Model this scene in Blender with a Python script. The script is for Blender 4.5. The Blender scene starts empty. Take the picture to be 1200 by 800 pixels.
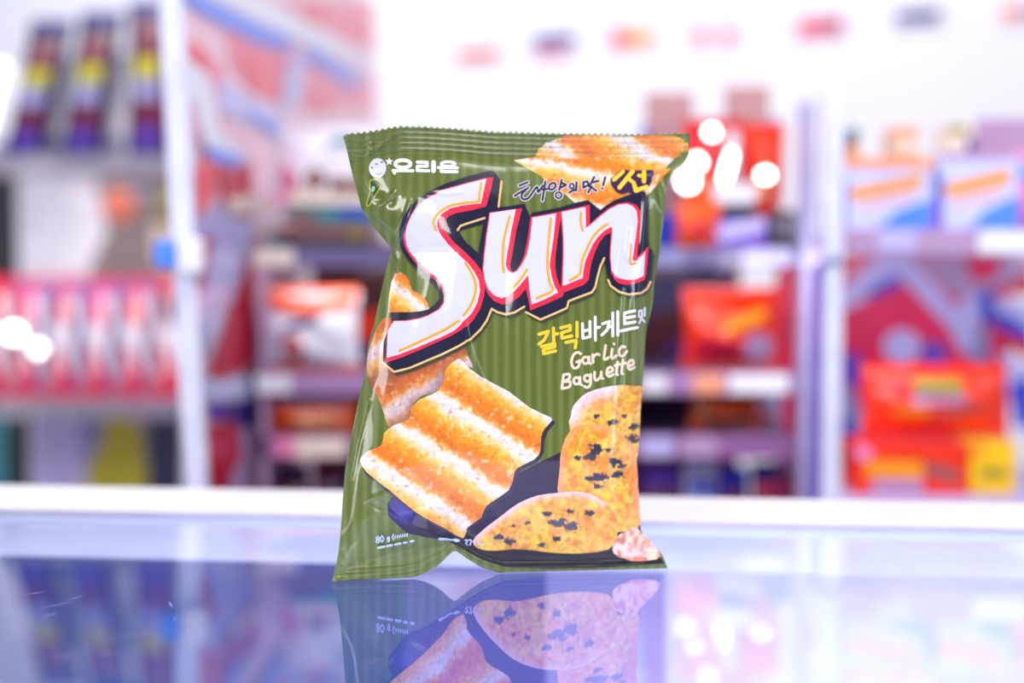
import bpy, math, random
import numpy as np
from mathutils import Vector, Matrix
from mathutils.geometry import delaunay_2d_cdt

SC = bpy.context.scene
COL = SC.collection
rng = random.Random(7)

# ------------------------------------------------------------------ camera geometry
F = 50.0 / 36.0 * 1200.0                      # focal length in pixels
PITCH = math.atan(80.0 / F)                   # horizon on row 320
TOP = 0.95                                    # height of the counter top
EYE = TOP + 0.173
CP, SP = math.cos(PITCH), math.sin(PITCH)


def ray(px, py):
    """direction through a pixel, scaled so that its y component is 1"""
    a = (np.asarray(px, float) - 600.0) / F
    b = -(np.asarray(py, float) - 400.0) / F
    y = CP + b * SP
    z = -SP + b * CP
    return a / y, z / y


def at(px, py, D):
    x, z = ray(px, py)
    return Vector((float(x) * D, D, EYE + float(z) * D))


def Z(py, D):
    return float(ray(600, py)[1]) * D + EYE


def X(px, D):
    return (px - 600.0) / F * D


# ------------------------------------------------------------------ materials
def lin(c):
    out = []
    for v in c[:3]:
        v /= 255.0
        out.append(v / 12.92 if v <= 0.04045 else ((v + 0.055) / 1.055) ** 2.4)
    return (*out, 1.0)


MATS = {}


def mat(name, rgb, rough=0.45, metal=0.0, vary=0.06, scale=30.0, spec=0.5, coat=0.0, bump=0.0):
    if name in MATS:
        return MATS[name]
    m = bpy.data.materials.new(name)
    m.use_nodes = True
    nt = m.node_tree
    p = nt.nodes['Principled BSDF']
    p.inputs['Roughness'].default_value = rough
    p.inputs['Metallic'].default_value = metal
    p.inputs['Specular IOR Level'].default_value = spec
    p.inputs['Coat Weight'].default_value = coat
    p.inputs['Coat Roughness'].default_value = 0.04
    tc = nt.nodes.new('ShaderNodeTexCoord')
    n = nt.nodes.new('ShaderNodeTexNoise')
    n.inputs['Scale'].default_value = scale
    n.inputs['Detail'].default_value = 3.0
    nt.links.new(tc.outputs['Object'], n.inputs['Vector'])
    r = nt.nodes.new('ShaderNodeValToRGB')
    c = lin(rgb)
    r.color_ramp.elements[0].position = 0.3
    r.color_ramp.elements[1].position = 0.7
    r.color_ramp.elements[0].color = tuple(min(1, v * (1 - vary)) for v in c[:3]) + (1,)
    r.color_ramp.elements[1].color = tuple(min(1, v * (1 + vary)) for v in c[:3]) + (1,)
    nt.links.new(n.outputs['Fac'], r.inputs['Fac'])
    nt.links.new(r.outputs['Color'], p.inputs['Base Color'])
    if bump:
        b = nt.nodes.new('ShaderNodeBump')
        b.inputs['Strength'].default_value = bump
        b.inputs['Distance'].default_value = 0.002
        nt.links.new(n.outputs['Fac'], b.inputs['Height'])
        nt.links.new(b.outputs['Normal'], p.inputs['Normal'])
    MATS[name] = m
    return m


def print_mat(name, rough=0.3):
    """ink colours held per point, varied by a fine procedural grain"""
    m = bpy.data.materials.new(name)
    m.use_nodes = True
    nt = m.node_tree
    p = nt.nodes['Principled BSDF']
    p.inputs['Roughness'].default_value = rough
    p.inputs['Coat Weight'].default_value = 0.6
    p.inputs['Specular IOR Level'].default_value = 0.2
    p.inputs['Coat Roughness'].default_value = 0.04
    a = nt.nodes.new('ShaderNodeAttribute')
    a.attribute_name = 'ink'
    tc = nt.nodes.new('ShaderNodeTexCoord')
    n = nt.nodes.new('ShaderNodeTexNoise')
    n.inputs['Scale'].default_value = 900.0
    nt.links.new(tc.outputs['Object'], n.inputs['Vector'])
    mx = nt.nodes.new('ShaderNodeMix')
    mx.data_type = 'RGBA'
    mx.blend_type = 'OVERLAY'
    mx.inputs[0].default_value = 0.12
    nt.links.new(a.outputs['Color'], mx.inputs[6])
    nt.links.new(n.outputs['Fac'], mx.inputs[7])
    nt.links.new(mx.outputs[2], p.inputs['Base Color'])
    return m


# ------------------------------------------------------------------ object helpers
def mesh(name, verts, faces, m, parent=None, smooth=False, mats=None, idx=None):
    me = bpy.data.meshes.new(name)
    org = Vector((0, 0, 0))
    if parent is not None:
        q = parent
        while q is not None:
            org += Vector(q.location)
            q = q.parent
    me.from_pydata([tuple(Vector(v) - org) for v in verts], [], [tuple(f) for f in faces])
    for mm in (mats or [m]):
        me.materials.append(mm)
    if idx is not None:
        me.polygons.foreach_set('material_index', idx)
    me.polygons.foreach_set('use_smooth', [smooth] * len(me.polygons))
    me.update()
    o = bpy.data.objects.new(name, me)
    COL.objects.link(o)
    if parent is not None:
        o.parent = parent
    return o


def thing(name, label, cat, loc, group=None):
    o = bpy.data.objects.new(name, None)
    o.empty_display_size = 0.03
    COL.objects.link(o)
    o.location = loc
    o['label'] = label
    o['category'] = cat
    if group:
        o['group'] = group
    return o


def tag(o, label, cat, group=None):
    o['label'] = label
    o['category'] = cat
    if group:
        o['group'] = group
    return o


def structure(o):
    o['kind'] = 'structure'
    return o


def bevel(o, w=0.003, seg=2):
    b = o.modifiers.new('bevel', 'BEVEL')
    b.width = w
    b.segments = seg
    b.limit_method = 'ANGLE'
    return o


BOXF = [(0, 3, 2, 1), (4, 5, 6, 7), (0, 1, 5, 4), (1, 2, 6, 5), (2, 3, 7, 6), (3, 0, 4, 7)]


def box(name, x0, x1, y0, y1, z0, z1, m, parent=None, bev=0.0, shear=0.0, yaw=0.0, piv=None):
    v = [(x0, y0, z0), (x1, y0, z0), (x1, y1, z0), (x0, y1, z0),
         (x0 + shear, y0, z1), (x1 + shear, y0, z1), (x1 + shear, y1, z1), (x0 + shear, y1, z1)]
    if yaw:
        c, s = math.cos(yaw), math.sin(yaw)
        v = [(piv[0] + (a - piv[0]) * c - (b - piv[1]) * s, piv[1] + (a - piv[0]) * s + (b - piv[1]) * c, z) for a, b, z in v]
    o = mesh(name, v, BOXF, m, parent)
    if bev:
        bevel(o, bev)
    return o


# ------------------------------------------------------------------ numpy 2-D helpers
def inside(poly, x, y):
    p = np.asarray(poly, float)
    res = np.zeros(x.shape, bool)
    j = len(p) - 1
    for i in range(len(p)):
        xi, yi, xj, yj = p[i, 0], p[i, 1], p[j, 0], p[j, 1]
        if yi != yj:
            c = ((yi > y) != (yj > y)) & (x < (xj - xi) * (y - yi) / (yj - yi) + xi)
            res ^= c
        j = i
    return res


def lattice(seed):
    return np.random.RandomState(seed).rand(64, 64)


def vnoise(x, y, seed=1):
    g = lattice(seed)
    xi = np.floor(x).astype(int)
    yi = np.floor(y).astype(int)
    fx = x - xi
    fy = y - yi
    fx = fx * fx * (3 - 2 * fx)
    fy = fy * fy * (3 - 2 * fy)
    G = lambda a, b: g[a % 64, b % 64]
    return (G(xi, yi) * (1 - fx) + G(xi + 1, yi) * fx) * (1 - fy) + (G(xi, yi + 1) * (1 - fx) + G(xi + 1, yi + 1) * fx) * fy


def fbm(x, y, seed=1, o=3):
    s, a, t = 0, 1.0, 0
    for k in range(o):
        s = s + a * vnoise(x * 2 ** k + 7.3 * k, y * 2 ** k + 3.1 * k, seed + k)
        t += a
        a *= 0.55
    return s / t


def ramp(t, stops):
    xs = [s[0] for s in stops]
    return np.stack([np.interp(t, xs, [lin(s[1])[k] for s in stops]) for k in range(3)], -1)


def sstep(a, b, x):
    t = np.clip((x - a) / (b - a), 0, 1)
    return t * t * (3 - 2 * t)


def smooth_loop(pts, n=4):
    """Catmull-Rom through a closed loop"""
    p = np.asarray(pts, float)
    out = []
    N = len(p)
    for i in range(N):
        a, b, c, d = p[i - 1], p[i], p[(i + 1) % N], p[(i + 2) % N]
        for k in range(n):
            t = k / n
            out.append(0.5 * (2 * b + (c - a) * t + (2 * a - 5 * b + 4 * c - d) * t * t + (3 * b - a - 3 * c + d) * t ** 3))
    return np.array(out)


def smooth_line(pts, n=4):
    p = np.asarray(pts, float)
    if len(p) < 3:
        return p
    q = np.vstack([2 * p[0] - p[1], p, 2 * p[-1] - p[-2]])
    out = []
    for i in range(1, len(q) - 2):
        a, b, c, d = q[i - 1], q[i], q[i + 1], q[i + 2]
        for k in range(n):
            t = k / n
            out.append(0.5 * (2 * b + (c - a) * t + (2 * a - 5 * b + 4 * c - d) * t * t + (3 * b - a - 3 * c + d) * t ** 3))
    out.append(p[-1])
    return np.array(out)


def stroke(pts, w, smooth=True, cap=5):
    """round-ended pen stroke -> list of polygons whose union is the stroke"""
    p = smooth_line(pts, 4) if smooth else np.asarray(pts, float)
    r = w / 2.0
    out = []
    for a, b in zip(p[:-1], p[1:]):
        d = b - a
        L = np.hypot(*d)
        if L < 1e-6:
            continue
        t0 = math.atan2(d[1], d[0])
        q = []
        for k in range(cap + 1):
            t = t0 + math.pi / 2 + math.pi * k / cap
            q.append((a[0] + r * math.cos(t), a[1] + r * math.sin(t)))
        for k in range(cap + 1):
            t = t0 - math.pi / 2 + math.pi * k / cap
            q.append((b[0] + r * math.cos(t), b[1] + r * math.sin(t)))
        out.append(q)
    return out


def ellipse(cx, cy, rx, ry, n=24, rot=0.0):
    return [(cx + rx * math.cos(2 * math.pi * k / n) * math.cos(rot) - ry * math.sin(2 * math.pi * k / n) * math.sin(rot),
             cy + rx * math.cos(2 * math.pi * k / n) * math.sin(rot) + ry * math.sin(2 * math.pi * k / n) * math.cos(rot)) for k in range(n)]


def ring_strokes(cx, cy, rx, ry, w, n=14):
    e = ellipse(cx, cy, rx, ry, n)
    return stroke(e + [e[0]], w, False)


# ================================================================== THE CHIP BAG
# the flat front view of the bag is drawn in picture units of about half a millimetre
# and carried onto the curved film by film_point()
K = 0.8 / F
L_PTS = np.array([(402, 160), (405, 170), (412, 200), (420, 230), (426, 248), (440, 268), (457, 289), (458, 296), (456, 303), (450, 326), (444, 354), (438, 380),
                  (432, 402), (428, 436), (420, 470), (412, 510), (405, 548), (402, 580), (398, 636), (393, 664), (389, 680)], float)
R_PTS = np.array([(808, 156), (808, 176), (804, 188), (784, 207), (780, 230), (776, 270), (773, 296), (768, 322), (764, 360), (758, 384), (756, 405), (754, 440), (751, 480),
                  (749, 520), (746, 545), (748, 578), (750, 612), (753, 626), (765, 637), (776, 650), (783, 667)], float)
T_PTS = np.array([(402, 160), (406, 157), (428, 155), (442, 153), (456, 150), (470, 148), (500, 148.5), (530, 150.5), (560, 153), (580, 154.5), (660, 156.5), (740, 157.5), (808, 156)], float)
B_PTS = np.array([(389, 680), (400, 682.5), (440, 680.5), (480, 676.5), (500, 670.5), (516, 660), (527, 649), (534, 645.5), (544, 652), (560, 662), (576, 668), (592, 671.8),
                  (660, 671.3), (720, 669.5), (783, 667)], float)


def dense(p, n=6):
    return smooth_line(p, n)


Ld, Rd, Td, Bd = dense(L_PTS), dense(R_PTS), dense(T_PTS), dense(B_PTS)


def xl(y):
    return np.interp(y, L_PTS[:, 1], L_PTS[:, 0])


def xr(y):
    return np.interp(y, R_PTS[:, 1], R_PTS[:, 0])


def yt(x):
    return np.interp(x, T_PTS[:, 0], T_PTS[:, 1])


def yb(x):
    return np.interp(x, B_PTS[:, 0], B_PTS[:, 1])


# creases of the film: polyline, height (+ ridge, - groove), half width
CREASES = [
    ([(481, 236), (477, 248), (470, 268), (463, 284), (458, 295)], 3.2, 3.0),
    ([(458, 296), (463, 306), (468, 320)], 2.2, 2.0),
    ([(545, 376), (548, 394), (556, 420), (568, 446)], 2.0, 2.2),
    ([(430, 591), (455, 575)], 1.6, 2.4),
    ([(430, 591), (447, 598), (456, 602)], -1.4, 2.4),
    ([(430, 591), (440, 606), (447, 620)], 1.4, 2.4),
    ([(428, 155), (430, 166), (433, 176)], 2.2, 2.4),
    ([(470, 149), (454, 164), (440, 175), (432, 178)], 2.6, 2.6),
    ([(425, 204), (440, 232), (458, 236)], -2.0, 6.0),
    ([(447, 240), (462, 226)], 2.4, 3.0),
    ([(502, 226), (524, 228), (540, 226)], 1.4, 2.0),
    ([(756, 226), (754, 262), (751, 296)], 3.0, 3.0),
    ([(748, 330), (747, 380), (742, 425)], 2.4, 2.6),
    ([(737, 268), (733, 300)], 1.4, 2.6),
    ([(722, 296), (717, 325)], 1.2, 2.0),
    ([(733, 340), (730, 400), (727, 450)], -1.6, 3.5),
    ([(443, 352), (436, 400), (432, 440)], 2.0, 2.4),
    ([(430, 470), (418, 520), (410, 560)], 1.6, 3.0),
    ([(395, 671), (430, 657), (470, 646), (510, 640)], -2.2, 4.0),
    ([(394, 678), (440, 668), (490, 660), (520, 648)], 1.6, 4.0),
    ([(455, 600), (480, 618), (520, 632)], 2.0, 3.0),
    ([(560, 640), (600, 628), (640, 606)], 1.2, 2.6),
    ([(742, 560), (738, 590), (744, 628)], 2.2, 3.0),
    ([(700, 560), (690, 590), (680, 640)], 0.8, 5.0),
    ([(764, 206), (780, 198), (804, 183)], -4.0, 4.0),
    ([(770, 214), (774, 230), (778, 244)], 3.0, 4.0),
    ([(500, 470), (520, 500), (530, 560)], 0.8, 8.0),
    ([(620, 380), (616, 430), (610, 480)], 1.0, 12.0),
    ([(680, 300), (676, 380), (672, 440)], 0.8, 10.0),
]


def seg_dist(x, y, pts):
    d = np.full(x.shape, 1e9)
    p = np.asarray(pts, float)
    for a, b in zip(p[:-1], p[1:]):
        v = b - a
        t = np.clip(((x - a[0]) * v[0] + (y - a[1]) * v[1]) / (v @ v), 0, 1)
        d = np.minimum(d, np.hypot(x - a[0] - t * v[0], y - a[1] - t * v[1]))
    return d


S_K = [0.0, 0.03, 0.10, 0.25, 0.5, 0.75, 0.90, 0.95, 1.0]
P_K = [0.0, 0.22, 0.52, 0.85, 1.0, 0.90, 0.66, 0.46, 0.0]
_sx = np.linspace(0, 1, 801)
_p = np.interp(_sx, S_K, P_K)
_kern = np.hanning(61)
_kern /= _kern.sum()
_ps = np.convolve(np.pad(_p, 30, mode='reflect', reflect_type='odd'), _kern, 'valid')
T_K = [0.0, 0.062, 0.09, 0.15, 0.25, 0.45, 0.75, 0.86, 0.925, 0.955, 1.0]
Q_K = [0.0, 0.0, 0.14, 0.40, 0.68, 0.95, 1.0, 0.86, 0.36, 0.05, 0.0]
_q = np.interp(_sx, T_K, Q_K)
_kern2 = np.hanning(41)
_kern2 /= _kern2.sum()
_qs = np.convolve(np.pad(_q, 20, mode='edge'), _kern2, 'valid')
THICK = 66.0


def bulge(x, y):
    a, b = xl(y), xr(y)
    s = np.clip((x - a) / np.maximum(b - a, 1), 0, 1)
    t = np.clip((y - yt(x)) / np.maximum(yb(x) - yt(x), 1), 0, 1)
    return np.interp(s, _sx, _ps) * np.interp(t, _sx, _qs), s, t


def depth(x, y):
    e, s, t = bulge(x, y)
    d = THICK * e
    edge = sstep(0.0, 0.012, s) * (1 - sstep(0.988, 1.0, s))
    for pts, h, w in CREASES:
        q = seg_dist(x, y, pts)
        d = d + edge * h * np.exp(-(q / w) ** 2) + 0.0
    # crimped seals
    ct = (1 - sstep(0.05, 0.066, t)) * edge
    d = d + ct * 1.0 * np.sin(2 * math.pi * (y - yt(x)) / 6.2)
    cb = sstep(0.958, 0.975, t) * edge
    d = d + cb * 0.6 * np.sin(2 * math.pi * (y - yb(x)) / 5.0)
    # soft unevenness of the filled film
    d = d + 5.0 * (fbm(x / 70.0, y / 90.0, 11, 2) - 0.5) * np.clip(e * 2, 0, 1)
    d = d + 1.3 * (fbm(x / 22.0, y / 40.0, 21, 2) - 0.5) * np.clip(e * 3, 0, 1)
    return d


_cx = np.array([389.0, 592.0, 783.0])
_cD = np.array([-(EYE - TOP) / float(ray(600, yy)[1]) for yy in (682.5, 671.8, 667.0)])


def base_dist(x, y):
    return np.interp(x, _cx, _cD) + 0.010 * np.clip((683.0 - y) / 530.0, 0, 1)


def film_point(x, y, lift=0.0):
    """lift in picture units, towards the outside of the front film"""
    D = base_dist(x, y) - (depth(x, y) + lift) * K
    rx, rz = ray(x, y)
    return np.stack([rx * D, D, np.maximum(EYE + rz * D, TOP + 0.0006)], -1)


def film_normal(x, y):
    h = 0.6
    a = film_point(x + h, y) - film_point(x - h, y)
    b = film_point(x, y - h) - film_point(x, y + h)
    n = np.cross(a, b)
    n /= np.maximum(np.linalg.norm(n, axis=-1, keepdims=True), 1e-12)
    return n


BAG_ORIGIN = at(600, 671, 0.84)
BAG_ORIGIN.z = TOP
bag = thing('chip_bag', 'olive green crisp bag reading Sun, standing upright on the glass counter', 'snack bag', BAG_ORIGIN)
BO = np.array(BAG_ORIGIN)


def raw_mesh(name, co, faces, mats, parent, idx=None, normals=None, ink=None):
    me = bpy.data.meshes.new(name)
    me.from_pydata((co - BO).tolist(), [], faces)
    for m in mats:
        me.materials.append(m)
    if idx is not None:
        me.polygons.foreach_set('material_index', idx)
    me.polygons.foreach_set('use_smooth', [True] * len(me.polygons))
    if ink is not None:
        at_ = me.attributes.new('ink', 'FLOAT_COLOR', 'POINT')
        at_.data.foreach_set('color', np.concatenate([ink, np.ones((len(ink), 1))], 1).astype(np.float32).ravel())
    me.update()
    if normals is not None:
        me.normals_split_custom_set_from_vertices(normals.tolist())
    o = bpy.data.objects.new(name, me)
    COL.objects.link(o)
    o.parent = parent
    return o


# --- film material: olive with fine upright pinstripes
def film_material():
    m = bpy.data.materials.new('olive_film')
    m.use_nodes = True
    nt = m.node_tree
    p = nt.nodes['Principled BSDF']
    p.inputs['Roughness'].default_value = 0.30
    p.inputs['Coat Weight'].default_value = 0.6
    p.inputs['Specular IOR Level'].default_value = 0.2
    p.inputs['Coat Roughness'].default_value = 0.04
    tc = nt.nodes.new('ShaderNodeTexCoord')
    w = nt.nodes.new('ShaderNodeTexWave')
    w.wave_type = 'BANDS'
    w.bands_direction = 'X'
    w.inputs['Scale'].default_value = 52.0
    w.inputs['Distortion'].default_value = 0.9
    w.inputs['Detail Scale'].default_value = 1.0
    nt.links.new(tc.outputs['Object'], w.inputs['Vector'])
    r = nt.nodes.new('ShaderNodeValToRGB')
    e = r.color_ramp.elements
    e[0].position = 0.25
    e[0].color = lin((88, 100, 34))
    e[1].position = 0.95
    e[1].color = lin((108, 119, 58))
    nt.links.new(w.outputs['Fac'], r.inputs['Fac'])
    n = nt.nodes.new('ShaderNodeTexNoise')
    n.inputs['Scale'].default_value = 14.0
    nt.links.new(tc.outputs['Object'], n.inputs['Vector'])
    mx = nt.nodes.new('ShaderNodeMix')
    mx.data_type = 'RGBA'
    mx.blend_type = 'MIX'
    mx.inputs[7].default_value = lin((84, 100, 48))
    mr = nt.nodes.new('ShaderNodeMapRange')
    mr.inputs[1].default_value = 0.35
    mr.inputs[2].default_value = 0.8
    mr.inputs[4].default_value = 0.5
    nt.links.new(n.outputs['Fac'], mr.inputs[0])
    nt.links.new(mr.outputs[0], mx.inputs[0])
    nt.links.new(r.outputs['Color'], mx.inputs[6])
    nt.links.new(mx.outputs[2], p.inputs['Base Color'])
    return m


M_FILM = film_material()
M_BACK = mat('olive_back_film', (96, 110, 50), 0.35, coat=0.3)


def curve_at(c, n, by):
    key = c[:, by]
    k = np.linspace(key[0], key[-1], n)
    return np.stack([np.interp(k, key, c[:, 0]), np.interp(k, key, c[:, 1])], -1)


NU, NV = 330, 300
Lc = curve_at(np.maximum.accumulate(Ld, 0) * [0, 1] + Ld * [1, 0], NV + 1, 1)
Rc = curve_at(np.maximum.accumulate(Rd, 0) * [0, 1] + Rd * [1, 0], NV + 1, 1)
Tc = curve_at(T_PTS, NU + 1, 0)
Bc = curve_at(Bd, NU + 1, 0)
tooth = np.abs(((np.arange(NU + 1) / NU * 57.0) % 1.0) - 0.5) * 2
Tc[:, 1] += (tooth - 0.5) * 3.0 * np.minimum(1, np.minimum(np.arange(NU + 1), NU - np.arange(NU + 1)) / 8.0)
toothb = np.abs(((np.arange(NU + 1) / NU * 57.0) % 1.0) - 0.5) * 2
U, V = np.meshgrid(np.linspace(0, 1, NU + 1), np.linspace(0, 1, NV + 1))
G = np.zeros((NV + 1, NU + 1, 2))
for k in range(2):
    c00, c10, c01, c11 = Lc[0, k], Rc[0, k], Lc[-1, k], Rc[-1, k]
    G[..., k] = (1 - U) * Lc[:, None, k] + U * Rc[:, None, k] + (1 - V) * Tc[None, :, k] + V * Bc[None, :, k] \
        - ((1 - U) * (1 - V) * c00 + U * (1 - V) * c10 + (1 - U) * V * c01 + U * V * c11)
GX, GY = G[..., 0], G[..., 1]
FP = film_point(GX, GY)
FN = film_normal(GX, GY)
# back film: the same outline, bulging the other way
E, S_, T_ = bulge(GX, GY)
rim = np.minimum(np.minimum(U, 1 - U) * 40, 1)
Db = base_dist(GX, GY) + (0.6 * THICK * np.clip(E, 0, 1) + 0.5 * rim) * K
rxx, rzz = ray(GX, GY)
BP = np.stack([rxx * Db, Db, np.maximum(EYE + rzz * Db, TOP + 0.0006)], -1)


def grid_part(name, v0, v1, front, mats, parent, flip=False):
    P = front[v0:v1 + 1]
    h, w = P.shape[:2]
    f = []
    for i in range(h - 1):
        for j in range(w - 1):
            a = i * w + j
            q = (a, a + w, a + w + 1, a + 1)
            f.append(q[::-1] if flip else q)
    return P.reshape(-1, 3), f


VS, VB = int(NV * 0.066), int(NV * 0.955)
for nm, a, b in (('top_seal', 0, VS), ('front_film', VS, VB), ('bottom_seal', VB, NV)):
    co, f = grid_part(nm, a, b, FP, None, None)
    nrm = FN[a:b + 1].reshape(-1, 3)
    o = raw_mesh(nm, co, f, [M_FILM], bag, normals=nrm)
co, f = grid_part('back_film', 0, NV, BP, None, None, flip=True)
raw_mesh('back_film', co, f, [M_BACK], bag)


# --- prints
def decal(name, polys, m, layer, spacing=4.0, parent=None, mode='union', ink=None, label=None, clip=True):
    polys = [np.asarray(p, float) for p in polys if len(p) >= 3]
    verts, edges = [], []
    for p in polys:
        # resample so no edge is longer than the spacing
        q = []
        for a, b in zip(p, np.roll(p, -1, 0)):
            n = max(1, int(math.ceil(np.hypot(*(b - a)) / spacing)))
            for k in range(n):
                q.append(a + (b - a) * k / n)
        s0 = len(verts)
        verts += [Vector(v) for v in q]
        edges += [(s0 + i, s0 + (i + 1) % len(q)) for i in range(len(q))]
    allp = np.vstack(polys)
    lo, hi = allp.min(0), allp.max(0)

    def test(x, y):
        r = np.zeros(x.shape, bool)
        for p in polys:
            r = (r ^ inside(p, x, y)) if mode == 'evenodd' else (r | inside(p, x, y))
        if clip:
            r &= (x > xl(y) + 0.3) & (x < xr(y) - 0.3) & (y > yt(x) + 2.0) & (y < yb(x) - 0.6)
        return r
    if min(hi - lo) > spacing * 1.2:
        gx, gy = np.meshgrid(np.arange(lo[0], hi[0], spacing) + spacing * 0.37, np.arange(lo[1], hi[1], spacing) + spacing * 0.41)
        gx[1::2] += spacing * 0.5
        k = test(gx, gy)
        verts += [Vector((a, b)) for a, b in zip(gx[k], gy[k])]
    vo, eo, fo, _, _, _ = delaunay_2d_cdt(verts, edges, [], 0, 1e-4)
    P = np.array([(v.x, v.y) for v in vo])
    T = np.array([f for f in fo if len(f) == 3], int)
    c = P[T].mean(1)
    T = T[test(c[:, 0], c[:, 1])]
    used, inv = np.unique(T, return_inverse=True)
    P = P[used]
    T = inv.reshape(-1, 3)
    co = film_point(P[:, 0], P[:, 1])
    n = film_normal(P[:, 0], P[:, 1])
    co = co + n * (0.00014 * layer)
    co[:, 2] = np.maximum(co[:, 2], TOP + 0.0006)
    # orient every triangle outwards
    tn = np.cross(co[T[:, 1]] - co[T[:, 0]], co[T[:, 2]] - co[T[:, 0]])
    fl = (tn * n[T[:, 0]]).sum(-1) < 0
    T[fl] = T[fl][:, ::-1]
    col = ink(P[:, 0], P[:, 1]) if ink is not None else None
    o = raw_mesh(name, co, T.tolist(), [m], parent or bag, normals=n, ink=col)
    if label:
        o['label'] = label
    return o


M_PRINT = print_mat('printed_picture')
M_NAVY = mat('ink_navy', (27, 26, 52), 0.28, spec=0.2, coat=0.6)
M_RED = mat('ink_red', (232, 42, 66), 0.3, spec=0.2, coat=0.6)
M_WHITE = mat('ink_white', (208, 205, 240), 0.3, spec=0.2, coat=0.6, vary=0.02)
M_PALE = mat('ink_bright_white', (244, 236, 250), 0.3, spec=0.2, coat=0.6, vary=0.02)
M_GOLD = mat('ink_gold', (228, 162, 24), 0.3, spec=0.2, coat=0.6)
M_TAN = mat('ink_tan', (236, 186, 118), 0.3, spec=0.2, coat=0.6)
M_YEL = mat('ink_yellow', (250, 196, 50), 0.3, spec=0.2, coat=0.6)
M_CREAM = mat('ink_cream', (238, 208, 176), 0.3, spec=0.2, coat=0.6)

# dark ground behind the food picture
DARK = [(463, 577), (454, 590), (455, 604), (466, 615), (478, 625), (500, 629), (525, 634), (545, 645), (566, 656), (590, 664), (640, 666), (700, 665), (779, 660), (772, 650),
        (762, 632), (752, 600), (748, 520), (700, 520), (656, 530), (625, 545), (602, 557), (560, 570)]


def dark_ink(x, y):
    t = sstep(560, 650, y)
    a = ramp(t, [(0, (46, 32, 52)), (0.6, (34, 22, 48)), (1, (20, 8, 9))])
    n = fbm(x / 14, y / 14, 5)[..., None]
    blue = (np.exp(-(((x - 472) / 16) ** 2 + ((y - 598) / 16) ** 2)))[..., None]
    return np.clip(a * (0.7 + 0.6 * n) + blue * np.array([0.02, 0.02, 0.20]), 0, 1)


decal('printed_ground', [DARK], M_PRINT, 1, 2.0, ink=dark_ink, label='dark purple printed ground under the food picture')


def chip_ink(x, y, nx, ny, off, period, seed, dull=0.0):
    wob = 7.0 * (fbm(x / 26, y / 26, seed) - 0.5)
    t = (((nx * x + ny * y + wob) - off) / period) % 1.0
    t = (t + 0.16 * (fbm(x / 5.5, y / 5.5, seed + 3, 2) - 0.5)) % 1.0
    c = ramp(t, [(0.0, (244, 228, 230)), (0.10, (242, 222, 214)), (0.20, (248, 204, 136)), (0.33, (248, 174, 58)), (0.56, (240, 136, 34)), (0.74, (230, 116, 36)),
                 (0.87, (242, 150, 60)), (0.94, (246, 204, 150)), (1.0, (244, 228, 230))])
    g = fbm(x / 3.2, y / 3.2, seed + 9, 3)[..., None]
    c = c * (0.58 + 0.70 * g)
    spots = sstep(0.72, 0.86, fbm(x / 3.6, y / 3.6, seed + 17, 2))[..., None] * 0.8
    c = c * (1 - spots) + spots * np.array(lin((206, 92, 40))[:3])
    hi = sstep(0.70, 0.84, fbm(x / 5.0, y / 5.0, seed + 27, 2))[..., None] * 0.5
    c = c * (1 - hi) + hi * np.array(lin((252, 222, 170))[:3])
    if dull:
        c = c * (1 - dull) + dull * np.array(lin((150, 74, 50))[:3]) * (0.6 + 0.8 * g)
    return np.clip(c, 0, 1)


# chip behind, half under the logo
CHIP_B = [(452, 372), (442, 384), (434, 404), (430, 430), (434, 450), (444, 468), (450, 484), (456, 500), (470, 495), (481, 488), (484, 474), (494, 464), (508, 460), (518, 450),
          (524, 434), (538, 424), (554, 431), (548, 416), (540, 404), (500, 400), (470, 380)]


def chipb_ink(x, y):
    c = chip_ink(x, y, 0.5, 0.86, 430.0, 70.0, 31, 0.38)
    sh = np.exp(-((y - (436 - 0.42 * (x - 462))) / 13.0) ** 2)[..., None] * 0.65
    c = c * (1 - sh) + sh * np.array(lin((86, 44, 60))[:3])
    edge = np.exp(-(seg_dist(x, y, [(458, 499), (481, 487), (486, 472), (510, 459), (522, 434)]) / 8.0) ** 2)[..., None] * 0.6
    return c * (1 - edge) + edge * np.array(lin((112, 62, 84))[:3])


decal('printed_rear_chip', [smooth_loop(CHIP_B, 3)], M_PRINT, 1, 2.2, ink=chipb_ink, label='brown printed chip half under the logo')
CHIP_S = [(469, 319), (475, 322), (480, 330), (483, 340), (494, 345), (501, 354), (503, 362), (490, 367), (460, 367), (455, 366), (456, 345), (459, 330), (464, 321)]
decal('printed_chip_crumb', [CHIP_S], M_PRINT, 1, 1.8, ink=lambda x, y: chip_ink(x, y, -0.65, 0.76, -95, 46, 41), label='small orange printed chip corner beside the letter S')

CHIP_T = [(602, 188), (615, 186), (628, 183), (631, 175), (641, 167), (658, 161), (662, 158), (792, 159), (806, 167), (807, 176), (798, 182), (790, 194), (778, 206), (762, 226),
          (740, 236), (704, 252), (676, 240), (664, 229), (640, 214), (635, 207), (616, 196)]


def chipt_ink(x, y):
    up = (y < 186 - 0.02 * (x - 630))[..., None]
    a = chip_ink(x, y, -0.62, 0.78, -272.0, 58.0, 51)
    b = chip_ink(x, y, -0.22, 0.97, 44.0, 34.0, 61)
    return np.where(up, a, b)


decal('printed_upper_chip', [CHIP_T], M_PRINT, 1, 2.0, ink=chipt_ink, label='orange printed chip running into the top seal')

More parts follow.
